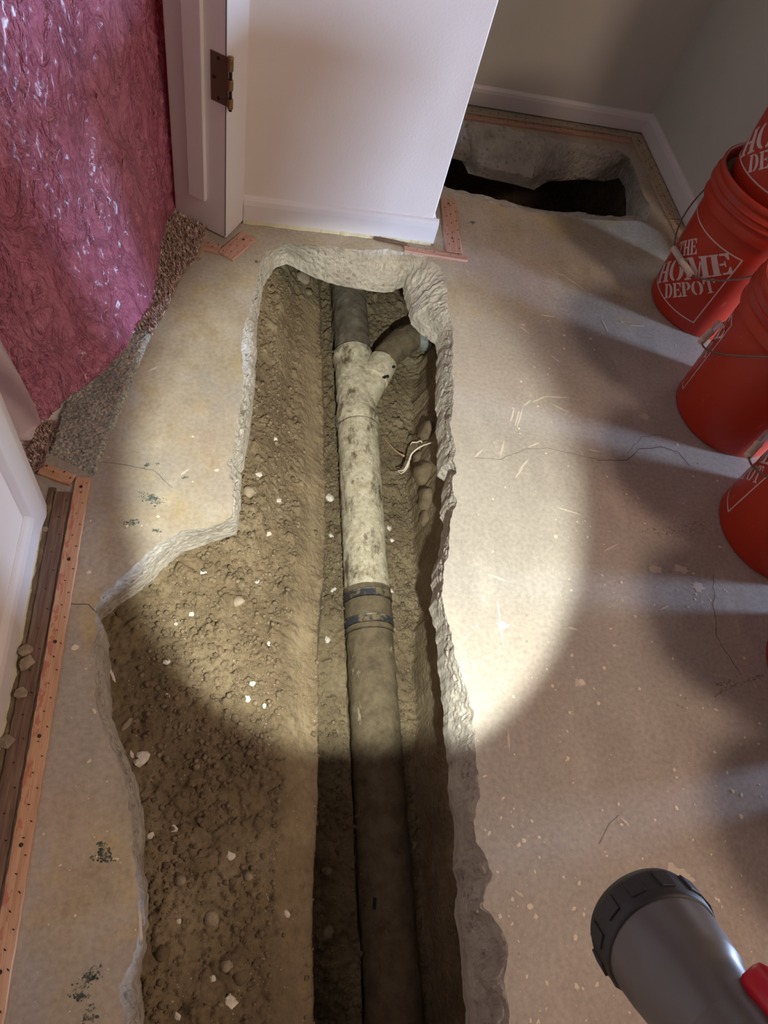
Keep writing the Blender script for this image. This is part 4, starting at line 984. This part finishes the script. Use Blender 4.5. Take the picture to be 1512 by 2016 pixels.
def bucket(loc, logo_az, hang_az, label, group='orange buckets along the right', drop=.15, outw=.155, first=None, tilt=(0, 0)):
    t = empty('bucket', loc); t.rotation_euler = (tilt[0], tilt[1], 0); tag(t, label, 'bucket', group)
    body = 'M'
    prof = [(.0001, .006), (.118, .006), (.121, .0), (.126, .0), (.1305, .004), (br(.012), .012)] + [(br(z), z) for z in np.linspace(.02, .282, 14)]
    prof += [(.1460, .284), (.1545, .2855), (.1555, .288), (.1535, .306), (.1535, .318), (.1590, .3195), (.1595, .3225), (.1545, .3245), (.1540, .334), (.1585, .3355), (.1590, .3385), (.1545, .3405), (.1540, .350), (.1560, .352), (.1565, .364), (.1550, .3675), (.1520, .368), (.1495, .366), (.1465, .350)]
    prof += [(br(z) - .0025, z) for z in np.linspace(.34, .02, 8)] + [(.0001, .010)]
    global BUCKM, LOGOM, GRIPM
    if 'BUCKM' not in globals():
        V, F = lathe(prof, 128); o = mk('shell', V, F, MAT['bucket'], t, smooth=True); BUCKM = o.data
        m = mk('logo', *logo_mesh(), MAT['print'], t); LOGOM = m.data
    else:
        o = bpy.data.objects.new('shell', BUCKM); COL.objects.link(o); o.parent = t
        m = bpy.data.objects.new('logo', LOGOM); COL.objects.link(m); m.parent = t
    m.rotation_euler[2] = math.radians(logo_az); m['label'] = 'white square stencil logo'
    # bail
    ha = math.radians(hang_az); hd = np.array([math.cos(ha), math.sin(ha), 0]); ed = np.array([-math.sin(ha), math.cos(ha), 0]); z0 = .303
    pts = []
    for k in range(41):
        th = math.pi * k / 40; p = ed * .161 * math.cos(th) + hd * outw * math.sin(th) ** .9 + np.array([0, 0, z0 - drop * math.sin(th)]); pts.append(p)
    V, F = tube(pts, .0021, 8); mk('bail_wire', V, F, MAT['bail_wire'], t, smooth=True)
    g0 = np.array(pts[16]); g1 = np.array(pts[24]); dz = hd * .002; g = [g0 + (g1 - g0) * f + hd * .004 for f in (0, .01, .03, .47, .48, .5, .52, .53, .97, .99, 1.0)]
    V, F = tube(g, [.0045, .0078, .0084, .0078, .0088, .0092, .0088, .0078, .0084, .0078, .0045], 18); mk('grip', V, F, MAT['grip_plastic'], t, smooth=True)
    for sg in (1, -1):
        e = ed * sg; c = e * .156 + np.array([0, 0, z0]); V, F = lathe([(.0001, .010), (.010, .009), (.012, 0), (.012, -.006)], 20); o = mk('ear', V, F, MAT['bucket'], t, smooth=True)
        o.matrix_local = Matrix.Translation(c) @ Vector(e).to_track_quat('Z', 'Y').to_matrix().to_4x4()
    return t
B1c = (1.21, 1.362)
bucket((B1c[0], B1c[1], .0005), 196, 190, 'orange-red bucket on the floor nearest the closet, its white logo facing the trench', drop=.16, outw=.150)
bucket((1.217, 1.366, .345), 190, 196, 'orange-red bucket standing inside the top of the bucket nearest the closet', drop=.14)
bucket((1.158, .980, .0005), 122, 132, 'dusty orange-red bucket on the floor, second from the closet', drop=.16)
bucket((1.155, .652, .0005), 127, 130, 'orange-red bucket on the floor, third from the closet', drop=.16, outw=.163)
bucket((1.140, .330, .0005), 40, 152, 'orange-red bucket barely showing at the right picture edge')
bucket((1.150, .005, .0005), 60, 152, 'orange-red bucket nearest the camera, last of the row on the right')
bm = bmesh.new(); bmesh.ops.create_cone(bm, cap_ends=True, segments=48, radius1=.129, radius2=.142, depth=.336)
o = bmo('soil_load', bm, MAT['clod']); o.location = (B1c[0], B1c[1], .1755); tag(o, 'excavated soil filling the bucket nearest the closet', 'soil', kind='stuff')

# ------------------------------------------------------------------ flashlight (held at the lower right)
torch = empty('flashlight', tuple(FL)); tag(torch, 'grey flashlight with black head and red switch pointing into the trench', 'flashlight')
qn = Vector(-FN).to_track_quat('Z', 'X'); torch.rotation_euler = qn.to_euler()      # local +Z runs back along the body
def tl(name, prof, mat, n=64, lab=None):
    V, F = lathe(prof, n); o = mk(name, V, F, mat, torch, smooth=True)
    if lab: o['label'] = lab
    return o
tl('bezel', [(.0235, -.010), (.0250, -.014), (.0285, -.014), (.0298, -.010), (.0300, .000), (.0295, .004), (.0285, .006), (.026, .006)], MAT['torch_rubber'], lab='black rubber head ring')
tl('head', [(.0278, .004), (.0280, .010), (.0272, .020), (.0262, .026), (.0258, .030), (.0238, .034), (.0215, .046), (.0200, .058)], MAT['torch_grey'], lab='grey tapered head')
tl('barrel', [(.0205, .054), (.0210, .058), (.0210, .120), (.0190, .124), (.0190, .170), (.0205, .174), (.0205, .19), (.0001, .192)], MAT['torch_grey'])
tl('reflector', [(.0245, -.009), (.018, .000), (.0095, .004), (.0001, .004)], MAT['torch_lens'])
for k in range(12):
    a = k * math.pi / 6; bm = box(-.0012, .0012, -.004, .004, -.005, .005, .0006); o = bmo('bezel_notch', bm, MAT['torch_rubber'], torch); o.location = (.0298 * math.cos(a), .0298 * math.sin(a), -.004); o.rotation_euler[2] = a
# red switch block sits on the side of the barrel turned to the right of the photo
rt = Vector(CM[0] * .75 + CM[1] * .65) ; loc_r = qn.inverted() @ rt; aa = math.atan2(loc_r.y, loc_r.x) 
bm = box(-.006, .010, -.011, .011, -.022, .030, .005); o = bmo('switch', bm, MAT['torch_red'], torch, smooth=True); o.location = (.0225 * math.cos(aa), .0225 * math.sin(aa), .066); o.rotation_euler[2] = aa; o['label'] = 'glossy red switch housing'
for dz in (-.008, .010):
    V, F = lathe([(.0001, .0012), (.0022, .001), (.003, 0)], 14); s_ = mk('rivet', V, F, MAT['paint_smear'], o); s_.location = (.0102, 0, dz); s_.rotation_euler = (0, math.pi / 2, 0)
sp = bpy.data.lights.new('flashlight_beam', 'SPOT'); sp.energy = 80; sp.spot_size = math.radians(2 * 25.8); sp.spot_blend = 0.30; sp.shadow_soft_size = .010; sp.color = (0.97, 1.0, 0.90)
so = bpy.data.objects.new('flashlight_beam', sp); COL.objects.link(so); so.location = tuple(FL + FN * .030); look(so, FN)
sp2 = bpy.data.lights.new('flashlight_spill', 'SPOT'); sp2.energy = 0.7; sp2.spot_size = math.radians(110); sp2.spot_blend = 0.5; sp2.shadow_soft_size = .02; sp2.color = (0.97, 1.0, 0.92)
so2 = bpy.data.objects.new('flashlight_spill', sp2); COL.objects.link(so2); so2.location = tuple(FL + FN * .030); look(so2, FN)
